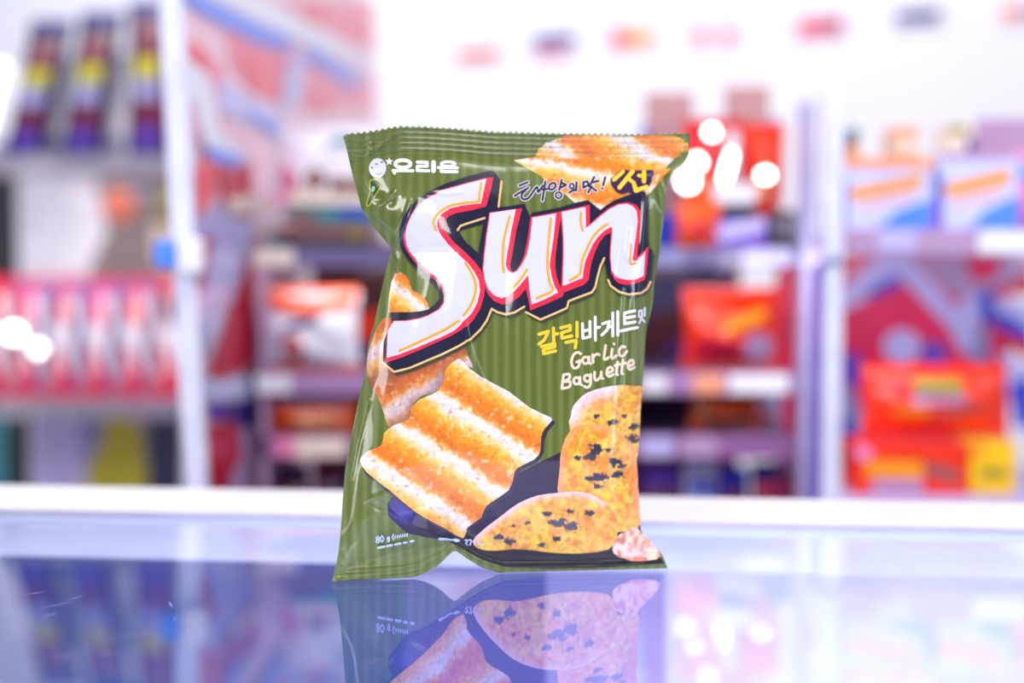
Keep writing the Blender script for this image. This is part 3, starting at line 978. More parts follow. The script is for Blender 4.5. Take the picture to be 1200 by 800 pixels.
def snack_bag(name, label, cat, px, D, w, h, z, t, m, prints=(), group=None, shear=0.0, seal_m=None, tilt=0.0):
    """prints: (part, material, shape, (s, v) centre, (s, v) half size) printed on the front"""
    z += 0.0012
    base = Vector((X(px, D), D, z))
    root = thing(name, label, cat, base, group)
    n, k = 26, 30

    def add(part, s, v, side, mm, lift=0.0, fl=False, par=None):
        P = bag_surface(w, h, t, shear, s, v, side)
        P[..., 1] -= lift
        P[..., 1] += tilt * P[..., 2]
        r, c = s.shape
        f = [(i * c + j, i * c + j + 1, (i + 1) * c + j + 1, (i + 1) * c + j) for i in range(r - 1) for j in range(c - 1)]
        if fl:
            f = [q[::-1] for q in f]
        return mesh(part, [Vector(p) + base for p in P.reshape(-1, 3)], f, mm, root, True)

    S, V = np.meshgrid(np.linspace(0, 1, n), np.linspace(0.07, 0.93, k))
    front = bag_surface(w, h, t, shear, S, V, 1)
    back = bag_surface(w, h, t, shear, S, V, -1)
    P = np.concatenate([front.reshape(-1, 3), back.reshape(-1, 3)])
    P[:, 1] += tilt * P[:, 2]
    f = [(i * n + j, i * n + j + 1, (i + 1) * n + j + 1, (i + 1) * n + j) for i in range(k - 1) for j in range(n - 1)]
    f += [tuple(a + n * k for a in q[::-1]) for q in f]
    mesh('film', [Vector(p) + base for p in P], f, m, root, True)
    for part, a, b in (('bottom_seal', 0.0, 0.07), ('top_seal', 0.93, 1.0)):
        S, V = np.meshgrid(np.linspace(0, 1, n), np.linspace(a, b, 8))
        o = add(part, S, V, 1, seal_m or m)
        so = o.modifiers.new('thickness', 'SOLIDIFY')
        so.thickness = 0.0008
    for part, mm, shp, (cs, cv), (hs, hv) in prints:
        if shp == 'rect':
            A, B = np.meshgrid(np.linspace(-1, 1, 12), np.linspace(-1, 1, 12))
            s, v = cs + A * hs, cv + B * hv
        elif shp == 'slant':
            A, B = np.meshgrid(np.linspace(-1, 1, 14), np.linspace(-1, 1, 8))
            s, v = cs + A * hs, cv + B * hv + A * hs * 0.45
        elif shp == 'vee':
            A, B = np.meshgrid(np.linspace(-1, 1, 21), np.linspace(-1, 1, 8))
            s, v = cs + A * hs, cv + B * hv + (np.abs(A) - 0.5) * hv * 0.9
        else:
            A, R = np.meshgrid(np.linspace(0, 2 * np.pi, 25), np.linspace(0.02, 1, 7))
            s, v = cs + np.cos(A) * R * hs, cv - np.sin(A) * R * hv
        add(part, np.clip(s, 0.02, 0.98), np.clip(v, 0.075, 0.925), 1, mm, 0.0012)
    return root


def carton(name, label, cat, x0, x1, y0, y1, D, depth_, m, prints=(), group=None, z=None, lid=None, back_card=None):
    """box from picture edges (x0, x1, top y0, base y1) at distance D; prints on its front face"""
    a, b = X(x0, D), X(x1, D)
    zb = Z(y1, D) if z is None else z + 0.0012
    zt = Z(y0, D)
    root = thing(name, label, cat, ((a + b) / 2, D, zb), group)
    box('body', a, b, D, D + depth_, zb, zt, m, root, bev=0.0025)
    for part, mm, poly in prints:
        v, f = [], []
        for q in poly:
            v.append((a + (b - a) * q[0], D - 0.0008, zt + (zb - zt) * q[1]))
        nn = len(v)
        v += [(p[0], D + 0.0005, p[2]) for p in v]
        f = [tuple(range(nn)), tuple(range(2 * nn - 1, nn - 1, -1))] + [(i, i + nn, (i + 1) % nn + nn, (i + 1) % nn) for i in range(nn)]
        mesh(part, v, f, mm, root)
    if lid:
        box('lid', a - 0.001, b + 0.001, D - 0.001, D + depth_ + 0.001, zt - 0.012, zt + 0.0015, lid, root, bev=0.001)
    return root


def oval(cx, cy, rx, ry, n=18, rot=0.0):
    return ellipse(cx, cy, rx, ry, n, rot)


def rect(x0, y0, x1, y1):
    return [(x0, y0), (x1, y0), (x1, y1), (x0, y1)]


def band(x0, y0, x1, y1, w):
    return [(x0, y0 - w), (x1, y1 - w), (x1, y1 + w), (x0, y0 + w)]


def plate(part, pts3, nrm, thick, m, parent):
    """flat printed shape or sheet from 3-D outline points, given a thickness against nrm"""
    n = len(pts3)
    a = [Vector(p) for p in pts3]
    b = [p - Vector(nrm) * thick for p in a]
    f = [tuple(range(n)), tuple(range(2 * n - 1, n - 1, -1))] + [(i, i + n, (i + 1) % n + n, (i + 1) % n) for i in range(n)]
    return mesh(part, a + b, f, m, parent)


def on_plane(px, py, p0, nrm):
    rx, rz = ray(px, py)
    d = Vector((float(rx), 1.0, float(rz)))
    o = Vector((0, 0, EYE))
    t = (Vector(p0) - o).dot(Vector(nrm)) / d.dot(Vector(nrm))
    return o + d * t


C = {}
for k, rgb, r in [('offwhite', (222, 220, 240), .35), ('dusklilac', (176, 174, 216), .35), ('duskgrey', (104, 92, 140), .35), ('duskmauve', (168, 130, 180), .35), ('duskpurple', (146, 98, 152), .35), ('red', (214, 36, 58), .35), ('orange', (244, 112, 32), .35), ('deeporange', (238, 74, 34), .35), ('maroon', (104, 18, 56), .4), ('plum', (66, 22, 76), .4),
                  ('navy', (30, 28, 76), .35), ('blue', (48, 74, 200), .35), ('sky', (104, 156, 246), .35), ('paleblue', (206, 210, 250), .35), ('lavender', (196, 188, 240), .35),
                  ('white', (240, 238, 248), .35), ('cream', (240, 222, 206), .35), ('pink', (238, 150, 190), .35), ('magenta', (232, 22, 106), .4), ('sheetpink', (250, 196, 212), .35), ('crimson', (204, 22, 70), .4),
                  ('yellow', (250, 206, 26), .35), ('amber', (246, 170, 48), .35), ('teal', (66, 142, 150), .35), ('brown', (132, 84, 84), .5), ('card', (196, 146, 148), .6),
                  ('grey', (130, 124, 140), .45), ('darkgrey', (52, 48, 62), .45), ('black', (16, 16, 26), .4), ('violet', (118, 84, 190), .35), ('purple', (92, 60, 150), .35),
                  ('lime', (188, 184, 44), .4), ('taupe', (142, 126, 126), .5), ('peach', (246, 176, 140), .4), ('mauve', (184, 150, 190), .45), ('olive', (150, 140, 50), .4),
                  ('indigo', (56, 50, 130), .35), ('acrylic', (226, 228, 252), .15), ('hotpink', (244, 66, 120), .35), ('bluegrey', (140, 140, 190), .4)]:
    hi_, lo_ = max(rgb), min(rgb)
    if hi_ - lo_ > 60:                       # strong printed inks
        rgb = tuple(max(0, min(255, int(hi_ - (hi_ - v) * 1.16))) for v in rgb)
    C[k] = mat('paint_' + k, rgb, r, coat=0.2)

# ================================================================== MIDDLE DISPLAY RACK
RY0, RY1 = 1.77, 2.24
XL0, XR0 = X(303, RY0), X(938, RY0)
rack = thing('display_rack', 'wide open snack rack with pale price rails, standing behind the crisp bag', 'shelf rack', ((XL0 + XR0) / 2, RY0 + 0.2, 0.0))
ZS = [(Z(292, RY0), Z(313, RY0)), (Z(439, RY0), Z(462, RY0)), (Z(512, RY0), Z(537, RY0)), (0.62, 0.59), (0.34, 0.31)]
for k, (zt, zb) in enumerate(ZS):
    sh = box('shelf', XL0, XR0, RY0 + 0.006, RY1, zt - 0.012, zt, C['duskgrey'], rack, bev=0.002)
    rl = box('price_rail', XL0, XR0, RY0, RY0 + 0.006, zb, zt + 0.002, C[('duskgrey', 'duskmauve', 'duskpurple', 'lavender', 'lavender')[k]], sh, bev=0.001)
    segs = [[(300, 345, 'cream'), (870, 926, 'dusklilac'), (752, 800, 'bluegrey')], [(300, 340, 'white'), (752, 782, 'white'), (812, 848, 'peach'), (856, 926, 'white')],
            [(320, 345, 'pink'), (345, 405, 'cream'), (752, 790, 'lavender'), (800, 840, 'mauve')], [], []][k]
    for a, b, c in segs:
        box('price_label', X(a, RY0), X(b, RY0), RY0 - 0.0012, RY0 + 0.001, zb + 0.002, zt, C[c], sh)
bk = box('back_panel', XL0, XR0, RY1, RY1 + 0.012, 0.05, Z(292, RY0) + 0.02, C['maroon'], rack)
NB = (0, -1, 0)
for pts, c in [([(752, 330), (800, 318), (842, 308), (842, 345), (800, 356), (752, 372)], 'indigo'), ([(752, 430), (800, 395), (812, 420), (752, 462)], 'violet'),
               ([(838, 312), (858, 312), (858, 360), (838, 365)], 'bluegrey'), ([(752, 470), (800, 462), (800, 498), (752, 505)], 'indigo'),
               ([(370, 560), (450, 520), (450, 560), (370, 600)], 'purple')]:
    plate('printed_shape', [on_plane(x, y, (0, RY1 - 0.001, 0), NB) for x, y in pts][::-1], NB, 0.0008, C[c], bk)
for a, b, c, zt in ((303.5, 311, 'mauve', Z(300, RY0)), ):
    box('post', X(a, RY0), X(b, RY0), RY0 + 0.0, RY0 + 0.03, 0.0, zt, C[c], rack, bev=0.002)
box('post', XR0 - 0.002, XR0 + 0.0125, RY0 - 0.02, RY0 + 0.02, 0.0, Z(120, RY0), C['dusklilac'], rack, bev=0.002)
Z1, Z2, Z3, Z4 = ZS[0][0], ZS[1][0], ZS[2][0], ZS[3][0]

# upper shelf, right of the bag
D_ = 1.955


def shelf_carton(x0, x1, ytop, lbl):
    a, b = X(x0, D_), X(x1, D_)
    r = thing('shelf_carton', lbl, 'carton', ((a + b) / 2, D_, Z1 + 0.001), 'brown backed cartons on the upper shelf')
    box('tray', a - 0.004, b + 0.004, D_ - 0.025, D_ + 0.02, Z1 + 0.001, Z1 + 0.05, C['blue'], r, bev=0.002)
    box('back_card', a, b, D_ + 0.022, D_ + 0.028, Z1 + 0.001, Z(ytop, D_), C['card'], r, bev=0.001)
    for s, xx in ((-1, a - 0.006), (1, b)):
        box('side_flap', xx, xx + 0.006, D_ - 0.02, D_ + 0.03, Z1 + 0.05, Z(ytop + 42, D_), C['blue'], r, bev=0.001)
    return r


shelf_carton(757, 813, 106, 'brown backed carton with blue flaps, beside the seal corner of the crisp bag')
shelf_carton(850, 903, 98, 'taller brown backed carton with blue flaps, above the glinting red snack bags')


def up_bag(px, w, ytop, m, lbl, prints, dz=0.0, t=0.05, D=1.89, sh=0.0):
    return snack_bag('snack_bag', lbl, 'snack bag', px, D, X(600 + w, D), Z(ytop, D) - (Z1 + dz), Z1 + dz, t, m, prints, 'snack bags on the upper shelf', sh)


up_bag(835, 72, 140, C['red'], 'red foil snack bag with a pale stripe, against the brown backed cartons',
       [('pale_stripe', C['white'], 'rect', (0.80, 0.62), (0.10, 0.28)), ('orange_patch', C['orange'], 'oval', (0.35, 0.4), (0.3, 0.16)), ('dark_patch', C['plum'], 'oval', (0.3, 0.16), (0.3, 0.08))])
up_bag(894, 48, 146, C['deeporange'], 'orange red snack bag at the post end of the upper shelf',
       [('pale_patch', C['peach'], 'oval', (0.35, 0.5), (0.2, 0.1)), ('maroon_foot', C['maroon'], 'rect', (0.5, 0.16), (0.4, 0.08))], D=1.895)
# added mirror discs, angled to bounce a ceiling lamp into the camera as glints
LAMP = Vector((0.55, 0.55, 2.75))


def glint(parent, px, py, D, w, h, rot=0.0):
    c = at(px, py, D)
    v = (Vector((0, 0, EYE)) - c).normalized()
    l = (LAMP - c).normalized()
    n = (v + l).normalized()
    a = Vector((0, 0, 1)).cross(n).normalized()
    b = n.cross(a)
    a2 = a * math.cos(rot) + b * math.sin(rot)
    b2 = -a * math.sin(rot) + b * math.cos(rot)
    k = D / F
    pts = [c + a2 * (math.cos(t) * w * k / 2) + b2 * (math.sin(t) * h * k / 2) for t in [2 * math.pi * i / 16 for i in range(16)]]
    return plate('added_glint_mirror', pts, n, 0.001, M_GLINT, parent)


BAGS = [o for o in COL.objects if o.name.startswith('snack_bag') and o.parent is None]
glint(BAGS[0], 834, 155, 1.85, 13, 13)
glint(BAGS[0], 806, 212, 1.85, 20, 22)
glint(BAGS[0], 817, 190, 1.85, 14, 16)
glint(BAGS[0], 853, 196, 1.85, 8, 46, -0.3)
glint(BAGS[1], 897, 205, 1.858, 15, 13)
glint(BAGS[1], 912, 238, 1.858, 8, 8)

snack_bag('sweet_packet', 'small round orange packet lying at the front of the upper shelf', 'packet', 818, 1.825, 0.058, Z(238, 1.825) - Z1, Z1, 0.04, C['orange'],
          [('red_patch', C['red'], 'oval', (0.5, 0.4), (0.3, 0.2))], 'small packets at the front of the upper shelf')
carton('sweet_box', 'flat lavender box at the front of the upper shelf', 'box', 838, 898, 256, 290, 1.815, 0.03, C['violet'],
       [('pale_band', C['lavender'], band(0.05, 0.5, 0.95, 0.15, 0.22))], 'small packets at the front of the upper shelf', z=Z1)
carton('sweet_box', 'small dark box with a grey front, near the post of the upper shelf', 'box', 903, 932, 246, 290, 1.825, 0.03, C['darkgrey'],
       [('grey_panel', C['grey'], rect(0.15, 0.2, 0.8, 0.6))], 'small packets at the front of the upper shelf', z=Z1)
carton('sweet_box', 'black box with a white top edge between orange packet and red bags', 'box', 836, 884, 215, 290, 1.832, 0.02, C['black'],
       [('white_band', C['white'], rect(0.0, 0.0, 1.0, 0.3)), ('red_foot', C['crimson'], rect(0.0, 0.75, 1.0, 1.0))], 'small packets at the front of the upper shelf', z=Z1)

# upper shelf, left of the bag
snack_bag('snack_bag', 'puffy white snack bag with a pink corner, on the flat stack', 'snack bag', 358, 1.93, 0.07, Z(152, 1.93) - (Z(238, 1.93)), Z(238, 1.93), 0.05, C['white'],
          [('pink_corner', C['pink'], 'oval', (0.2, 0.3), (0.2, 0.2)), ('brown_patch', C['brown'], 'oval', (0.75, 0.3), (0.2, 0.14))], 'snack bags on the upper shelf')
snack_bag('snack_bag', 'white snack bag with a dark brown foot, nearest the corner of the crisp bag', 'snack bag', 408, 1.95, 0.07, Z(150, 1.95) - (Z(238, 1.95)), Z(238, 1.95), 0.05, C['white'],
          [('brown_foot', C['brown'], 'rect', (0.5, 0.2), (0.4, 0.1)), ('teal_patch', C['teal'], 'oval', (0.5, 0.8), (0.3, 0.07))], 'snack bags on the upper shelf')
carton('flat_pack', 'flat dark brown pack at the bottom of the stack', 'flat pack', 319, 438, 264, 290, 1.83, 0.16, C['brown'],
       [('black_band', C['darkgrey'], rect(0.1, 0.5, 1, 0.9)), ('teal_patch', C['teal'], rect(0.0, 0.55, 0.2, 0.95)), ('gold_mark', C['olive'], rect(0.75, 0.2, 0.9, 0.6))], 'flat packs stacked on the upper shelf', z=Z1)
zz = Z(264, 1.83) + 0.003
carton('flat_pack', 'flat teal and blue pack in the middle of the stack', 'flat pack', 334, 440, 244, 264, 1.84, 0.15, C['teal'],
       [('blue_end', C['blue'], rect(0.6, 0.0, 1.0, 0.6)), ('brown_end', C['brown'], rect(0.0, 0.3, 0.35, 1.0))], 'flat packs stacked on the upper shelf', z=zz)
carton('flat_pack', 'flat blush white pack on top of the stack', 'flat pack', 322, 425, 226, 243, 1.85, 0.14, C['cream'],
       [('pink_end', C['pink'], rect(0.0, 0.0, 0.15, 1.0))], 'flat packs stacked on the upper shelf', z=Z(244, 1.84) + 0.003)

# second shelf
D2 = 1.88
snack_bag('snack_bag', 'big white snack bag with an orange top and blue lettering', 'snack bag', 366, 1.814, X(600 + 112, 1.814), Z(338, 1.814) - Z2, Z2, 0.075, C['white'],
          [('orange_top', C['orange'], 'vee', (0.5, 0.80), (0.46, 0.09)), ('blue_lettering', C['indigo'], 'slant', (0.42, 0.58), (0.2, 0.05)), ('red_picture', C['red'], 'oval', (0.32, 0.28), (0.12, 0.17)),
           ('cream_picture', C['cream'], 'oval', (0.32, 0.28), (0.07, 0.08))], 'snack bags on the second shelf', seal_m=C['orange'])
snack_bag('snack_bag', 'small rust orange bag behind the big white one', 'snack bag', 425, 2.0, 0.06, Z(365, 2.0) - Z2, Z2, 0.05, C['deeporange'],
          [('dark_foot', C['indigo'], 'rect', (0.5, 0.25), (0.4, 0.15))], 'snack bags on the second shelf')
snack_bag('snack_bag', 'wide red orange snack bag with a yellow stripe and flared top', 'snack bag', 858, D2, X(600 + 118, D2), Z(338, D2) - Z2, Z2, 0.075, C['deeporange'],
          [('yellow_stripe', C['amber'], 'slant', (0.60, 0.60), (0.22, 0.08)), ('crimson_foot', C['crimson'], 'oval', (0.36, 0.24), (0.3, 0.15)), ('grey_picture', C['mauve'], 'oval', (0.74, 0.26), (0.17, 0.2)),
           ('red_patch', C['red'], 'oval', (0.82, 0.74), (0.12, 0.06))], 'snack bags on the second shelf')
# third shelf
D3 = 1.86
snack_bag('snack_bag', 'low orange snack bag with a pale blue edge on the third shelf', 'snack bag', 366, 1.81, X(600 + 108, 1.81), Z(462, 1.81) - Z3, Z3, 0.05, C['orange'],
          [('blue_edge', C['bluegrey'], 'rect', (0.5, 0.82), (0.42, 0.1)), ('peach_patch', C['peach'], 'oval', (0.6, 0.4), (0.3, 0.2))], 'snack bags on the third shelf')
snack_bag('snack_bag', 'squat amber snack bag with a brown foot on the third shelf', 'snack bag', 850, D3, X(600 + 84, D3), Z(455, D3) - Z3, Z3, 0.05, C['orange'],
          [('peach_stripe', C['peach'], 'rect', (0.14, 0.6), (0.07, 0.3)), ('brown_foot', C['brown'], 'rect', (0.55, 0.2), (0.38, 0.12))], 'snack bags on the third shelf')
snack_bag('snack_bag', 'pale blue snack bag with a red foot, by the rack post', 'snack bag', 898, D3 + 0.02, X(600 + 40, D3), Z(458, D3) - Z3, Z3, 0.05, C['paleblue'],
          [('red_foot', C['red'], 'oval', (0.4, 0.25), (0.35, 0.16))], 'snack bags on the third shelf')
# lowest shelf in view: dark and blue packets, tops just above the counter edge
for px, w, ytop, m, c2, lbl in [(342, 40, 545, 'plum', 'maroon', 'plum packet just above the counter edge, beside the red banner'), (384, 38, 540, 'maroon', 'plum', 'maroon packet just above the counter edge, under the pale price rail'),
                                (426, 40, 548, 'indigo', 'navy', 'dark indigo packet just above the counter edge, against the crisp bag'), (775, 42, 548, 'violet', 'maroon', 'violet packet just above the counter edge, at the foot of the crisp bag'),
                                (822, 40, 540, 'paleblue', 'blue', 'pale blue packet just above the counter edge'), (862, 34, 548, 'blue', 'maroon', 'blue packet with a maroon foot just above the counter edge'),
                                (899, 36, 542, 'indigo', 'crimson', 'indigo packet with a red foot, lowest beside the rack post')]:
    Dq = 1.86
    snack_bag('snack_packet', lbl, 'snack packet', px, Dq, X(600 + w, Dq), Z(ytop, Dq) - Z4, Z4, 0.05, C[m],
              [('band', C[c2], 'rect', (0.5, 0.86), (0.38, 0.035)), ('foot', C[c2], 'rect', (0.5, 0.45), (0.42, 0.1))], 'packets on the lowest shelf in view')

# ================================================================== PATTERNED BANNER
P0 = at(222, 300, 1.50)
P1 = at(441, 120, 3.3)
bd = Vector((P1.x - P0.x, P1.y - P0.y, 0)).normalized()
BN = Vector((bd.y, -bd.x, 0))
if BN.dot(Vector((0, 0, EYE)) - P0) < 0:
    BN = -BN
banner = thing('banner_stand', 'tall red, white and blue patterned banner on a pale acrylic post', 'banner', (P0.x, P0.y, 0.0))
bt = Z(-60, 1.5)
sheet = [Vector((P0.x, P0.y, 0.0)), Vector((P1.x, P1.y, 0.0)), Vector((P1.x, P1.y, bt + 0.25)), Vector((P0.x, P0.y, bt + 0.25))]
bs = plate('sheet', sheet, BN, 0.004, C['sheetpink'], banner)


def on_banner(pts, c, k=1):
    q = [on_plane(x, y, P0 + BN * (0.0012 * k), BN) for x, y in pts]
    return plate('printed_shape', q, BN, 0.001, C[c] if isinstance(c, str) else c, bs)


C['brightred'] = mat('paint_bright_red', (255, 50, 76), .35, coat=0.1)
C['flagblue'] = mat('paint_flag_blue', (92, 128, 246), .35, coat=0.1)
C['pinkred'] = mat('paint_pink_red', (255, 112, 140), .35, coat=0.1)
on_banner([(214, 38), (240, 60), (262, 95), (262, 160), (252, 120), (214, 60)], 'brightred')
on_banner([(268, 30), (300, 52), (345, 62), (338, 120), (300, 112), (270, 78)], 'pinkred')
on_banner([(282, 62), (320, 74), (330, 118), (298, 110)], 'brightred', 2)
on_banner([(238, 60), (262, 80), (268, 118), (258, 140), (244, 108)], 'pinkred', 2)
on_banner([(352, 66), (440, 92), (440, 132), (346, 124)], 'pinkred')
on_banner([(360, 110), (385, 112), (385, 134), (362, 128)], 'brightred', 2)
on_banner([(330, 0), (440, 0), (440, 60), (380, 40)], 'pinkred')
on_banner([(360, 10), (384, 8), (382, 26), (362, 22)], 'brightred', 2)
on_banner([(402, 28), (422, 30), (420, 44), (404, 42)], 'brightred', 2)
on_banner([(214, 0), (224, -12), (345, 46), (336, 60), (300, 50), (240, 18)], 'flagblue', 3)
on_banner([(362, 52), (424, 90), (418, 106), (364, 74)], 'flagblue', 3)
on_banner([(224, -14), (280, -14), (440, 66), (440, 84), (366, 56), (346, 46)], 'white', 2)
on_banner([(212, 62), (246, 90), (262, 160), (290, 178), (290, 196), (262, 186), (240, 168), (228, 118), (212, 96)], 'white', 3)
on_banner([(256, 92), (290, 112), (330, 134), (332, 156), (300, 146), (256, 130)], 'lavender', 3)
on_banner([(292, 128), (330, 150), (326, 162), (296, 140)], 'flagblue', 4)
on_banner([(340, 62), (362, 58), (352, 122), (330, 128)], 'lavender', 3)
on_banner([(216, 100), (232, 120), (234, 168), (218, 172)], 'pink', 2)
on_banner([(240, 170), (282, 182), (282, 196), (248, 190)], 'flagblue', 4)
on_banner([(222, 210), (246, 182), (256, 200), (252, 226), (236, 250), (226, 262)], 'brightred', 4)
on_banner([(258, 190), (296, 190), (296, 260), (262, 252)], 'crimson', 3)
on_banner([(268, 232), (300, 228), (300, 248), (268, 252)], 'cream', 5)
on_banner([(224, 258), (270, 236), (298, 262), (290, 300), (270, 360), (236, 380), (226, 300)], 'lavender', 3)
on_banner([(228, 278), (250, 278), (242, 320), (232, 360)], 'crimson', 4)
on_banner([(236, 372), (262, 300), (276, 300), (262, 370), (246, 420)], 'paleblue', 4)
on_banner([(246, 440), (272, 360), (296, 300), (300, 420), (262, 450)], 'crimson', 4)
on_banner([(240, 445), (300, 440), (300, 470), (244, 472)], 'paleblue', 4)
on_banner([(248, 474), (262, 474), (262, 492), (248, 490)], 'blue', 5)
on_banner([(264, 470), (300, 466), (300, 500), (266, 500)], 'indigo', 4)
on_banner([(244, 500), (276, 494), (284, 535), (268, 560), (262, 600), (246, 600)], 'crimson', 5)
on_banner([(284, 500), (300, 500), (300, 600), (266, 600), (272, 560)], 'mauve', 4)
# post: leaning pale acrylic bar with a white clip
pt, pb = at(196, -60, 1.47), at(229, 578, 1.47)
lean = (pb - pt) / (pt.z - pb.z)
zt_, zb_ = pt.z, 0.0
q0 = pt
q1 = pt + (pb - pt) * ((pt.z - 0.0) / (pt.z - pb.z))
hw = 13.0 / F * 1.47
pv = []
for q in (q1, q0):
    for dx, dy in ((-hw, 0), (hw, 0), (hw, 0.02), (-hw, 0.02)):
        pv.append((q.x + dx, 1.47 + dy, q.z))
bevel(mesh('post', pv, BOXF, C['acrylic'], banner), 0.002)
c = at(222, 302, 1.455)
box('clip', c.x - 0.012, c.x + 0.014, 1.448, 1.468, c.z - 0.016, c.z + 0.02, C['white'], banner, bev=0.004)
c = at(196, 300, 1.46)
box('clip', c.x - 0.012, c.x + 0.010, 1.452, 1.47, c.z - 0.012, c.z + 0.016, C['sky'], banner, bev=0.004)

# ================================================================== NEAR RACK (beyond the right end)
QY0, QY1 = 1.60, 2.0
A0, A1 = X(988, QY0), X(1330, QY0)
rk2 = thing('display_rack', 'snack rack with a red and blue patterned back, holding the blue and white boxes', 'shelf rack', ((A0 + A1) / 2, QY0 + 0.2, 0.0))
RS = [(Z(270, QY0), Z(299, QY0)), (0.862, 0.835), (0.5, 0.475)]
for k, (zt, zb) in enumerate(RS):
    sh = box('shelf', A0, A1, QY0 + 0.006, QY1, zt - 0.012, zt, C['lavender'], rk2, bev=0.002)
    box('price_rail', A0, A1, QY0, QY0 + 0.006, zb, zt + 0.002, C['mauve'] if k == 0 else C['lavender'], sh, bev=0.001)
    if k == 0:
        box('price_label', X(1145, QY0), X(1210, QY0), QY0 - 0.0012, QY0 + 0.001, zb + 0.002, zt, C['white'], sh)
        box('price_label', X(1030, QY0), X(1072, QY0), QY0 - 0.0012, QY0 + 0.001, zb + 0.006, zt, C['lavender'], sh)
bk2 = box('back_panel', A0, A1, QY1, QY1 + 0.012, 0.05, RS[0][0] - 0.013, C['magenta'], rk2)


def on_back(pts, c, k=1):
    q = [on_plane(x, y, (0, QY1 - 0.001 * k, 0), NB) for x, y in pts]
    return plate('printed_shape', q, NB, 0.0008, C[c], bk2)


on_back([(984, 300), (1018, 300), (984, 325)][::-1], 'crimson')
on_back([(984, 340), (1035, 292), (1060, 292), (1130, 372), (1112, 384), (1060, 330), (984, 366)], 'lavender', 2)
on_back([(1012, 344), (1052, 320), (1056, 334), (1020, 350)], 'blue', 3)
on_back([(1068, 300), (1210, 300), (1210, 322), (1150, 345), (1115, 348)], 'mauve', 1)
on_back([(1130, 302), (1172, 302), (1168, 326), (1140, 330)], 'magenta', 2)
on_back([(1186, 330), (1210, 318), (1210, 345), (1184, 344)], 'crimson', 2)
on_back([(1110, 380), (1128, 350), (1150, 340), (1148, 420), (1126, 412)], 'lavender', 3)
on_back([(1146, 346), (1162, 336), (1166, 378), (1152, 380)], 'blue', 4)
on_back([(1160, 346), (1210, 356), (1210, 384), (1160, 362)], 'lavender', 3)
on_back([(1164, 366), (1184, 370), (1210, 386), (1210, 402), (1164, 380)], 'blue', 4)
on_back([(1144, 384), (1160, 384), (1156, 430), (1140, 425)], 'bluegrey', 4)
on_back([(1176, 386), (1210, 402), (1210, 424), (1176, 404)], 'crimson', 4)
on_back([(1170, 410), (1210, 432), (1210, 520), (1184, 470)], 'lavender', 3)
on_back([(1184, 450), (1210, 440), (1210, 500), (1190, 500)], 'blue', 4)
on_back(ellipse(1057, 406, 22, 20, 20)[::-1], 'lavender', 4)
on_back(ellipse(1094, 414, 16, 14, 20)[::-1], 'violet', 4)
on_back(ellipse(996, 432, 16, 20, 20)[::-1], 'violet', 4)
on_back([(984, 448), (998, 448), (1016, 505), (1000, 515), (984, 480)], 'bluegrey', 3)
on_back([(984, 490), (1000, 496), (998, 520), (984, 522)], 'blue', 4)
# tall acrylic post between the racks
PX0, PX1 = X(963, 1.6), X(986, 1.6)
po = thing('rack_post', 'tall pale acrylic post between the two snack racks', 'post', ((PX0 + PX1) / 2, 1.6, 0.0))
box('upper_bar', PX0, PX1, 1.59, 1.62, Z(303, 1.6), Z(100, 1.6), C['acrylic'], po, bev=0.003)
box('joint', PX0 - 0.003, PX1 - 0.001, 1.588, 1.622, Z(312, 1.6), Z(301, 1.6), C['bluegrey'], po, bev=0.002)
box('lower_bar', PX0, PX1, 1.59, 1.62, 0.0, Z(311, 1.6), C['acrylic'], po, bev=0.003)
box('inner_strip', PX0 - 0.008, PX0 - 0.0005, 1.60, 1.62, 0.0, Z(310, 1.6), C['violet'], po, bev=0.001)

ZT, ZL = RS[0][0], RS[1][0]
D5 = 1.66
bx = [('blue_end', C['sky'], [(0.35, 1.0), (0.6, 0.72), (1.0, 0.55), (1.0, 1.0)]), ('orange_lettering', C['amber'], band(0.08, 0.50, 0.88, 0.30, 0.09)), ('blue_edge', C['blue'], rect(0.0, 0.3, 0.05, 1.0)),
      ('mauve_top', C['mauve'], rect(0.05, 0.0, 0.95, 0.10)), ('peach_line', C['peach'], band(0.2, 0.68, 0.8, 0.52, 0.03))]
carton('snack_box', 'pale blue box with a slanting orange band, next to the acrylic post', 'box', 986, 1092, 186, 270, D5, 0.07, C['paleblue'], bx, 'pale blue boxes on the upper shelf', z=ZT, lid=C['peach'])
carton('snack_box', 'pale blue box with a slanting orange band, next to the pink bag', 'box', 1098, 1192, 178, 270, D5, 0.07, C['paleblue'], bx, 'pale blue boxes on the upper shelf', z=ZT)
carton('candy_tin', 'small brown and green tin behind the pale blue box, by the post', 'tin', 992, 1004, 150, 270, 1.80, 0.05, C['brown'], [('green_top', C['teal'], rect(0, 0, 1, 0.1)), ('amber_band', C['amber'], rect(0, .16, 1, .3))], 'things behind the pale blue boxes', z=ZT)
carton('sweet_box', 'small peach box behind the pale blue boxes', 'box', 1044, 1074, 148, 270, 1.80, 0.05, C['peach'], [('cream_band', C['cream'], rect(0, .12, 1, .24))], 'things behind the pale blue boxes', z=ZT)
carton('sweet_box', 'small beige box behind the pale blue boxes, beside the mauve card', 'box', 1106, 1138, 144, 270, 1.80, 0.05, C['cream'], [('olive_band', C['olive'], rect(.1, .02, .7, .1)), ('dark_foot', C['purple'], rect(.75, .12, 1, .4))], 'things behind the pale blue boxes', z=ZT)
r5 = carton('shelf_carton', 'mauve card backed carton at the picture edge, above the pink bag', 'carton', 1144, 1235, 138, 270, 1.84, 0.02, C['mauve'], [('pink_foot', C['pink'], rect(0, .4, 1, 1))], z=ZT)
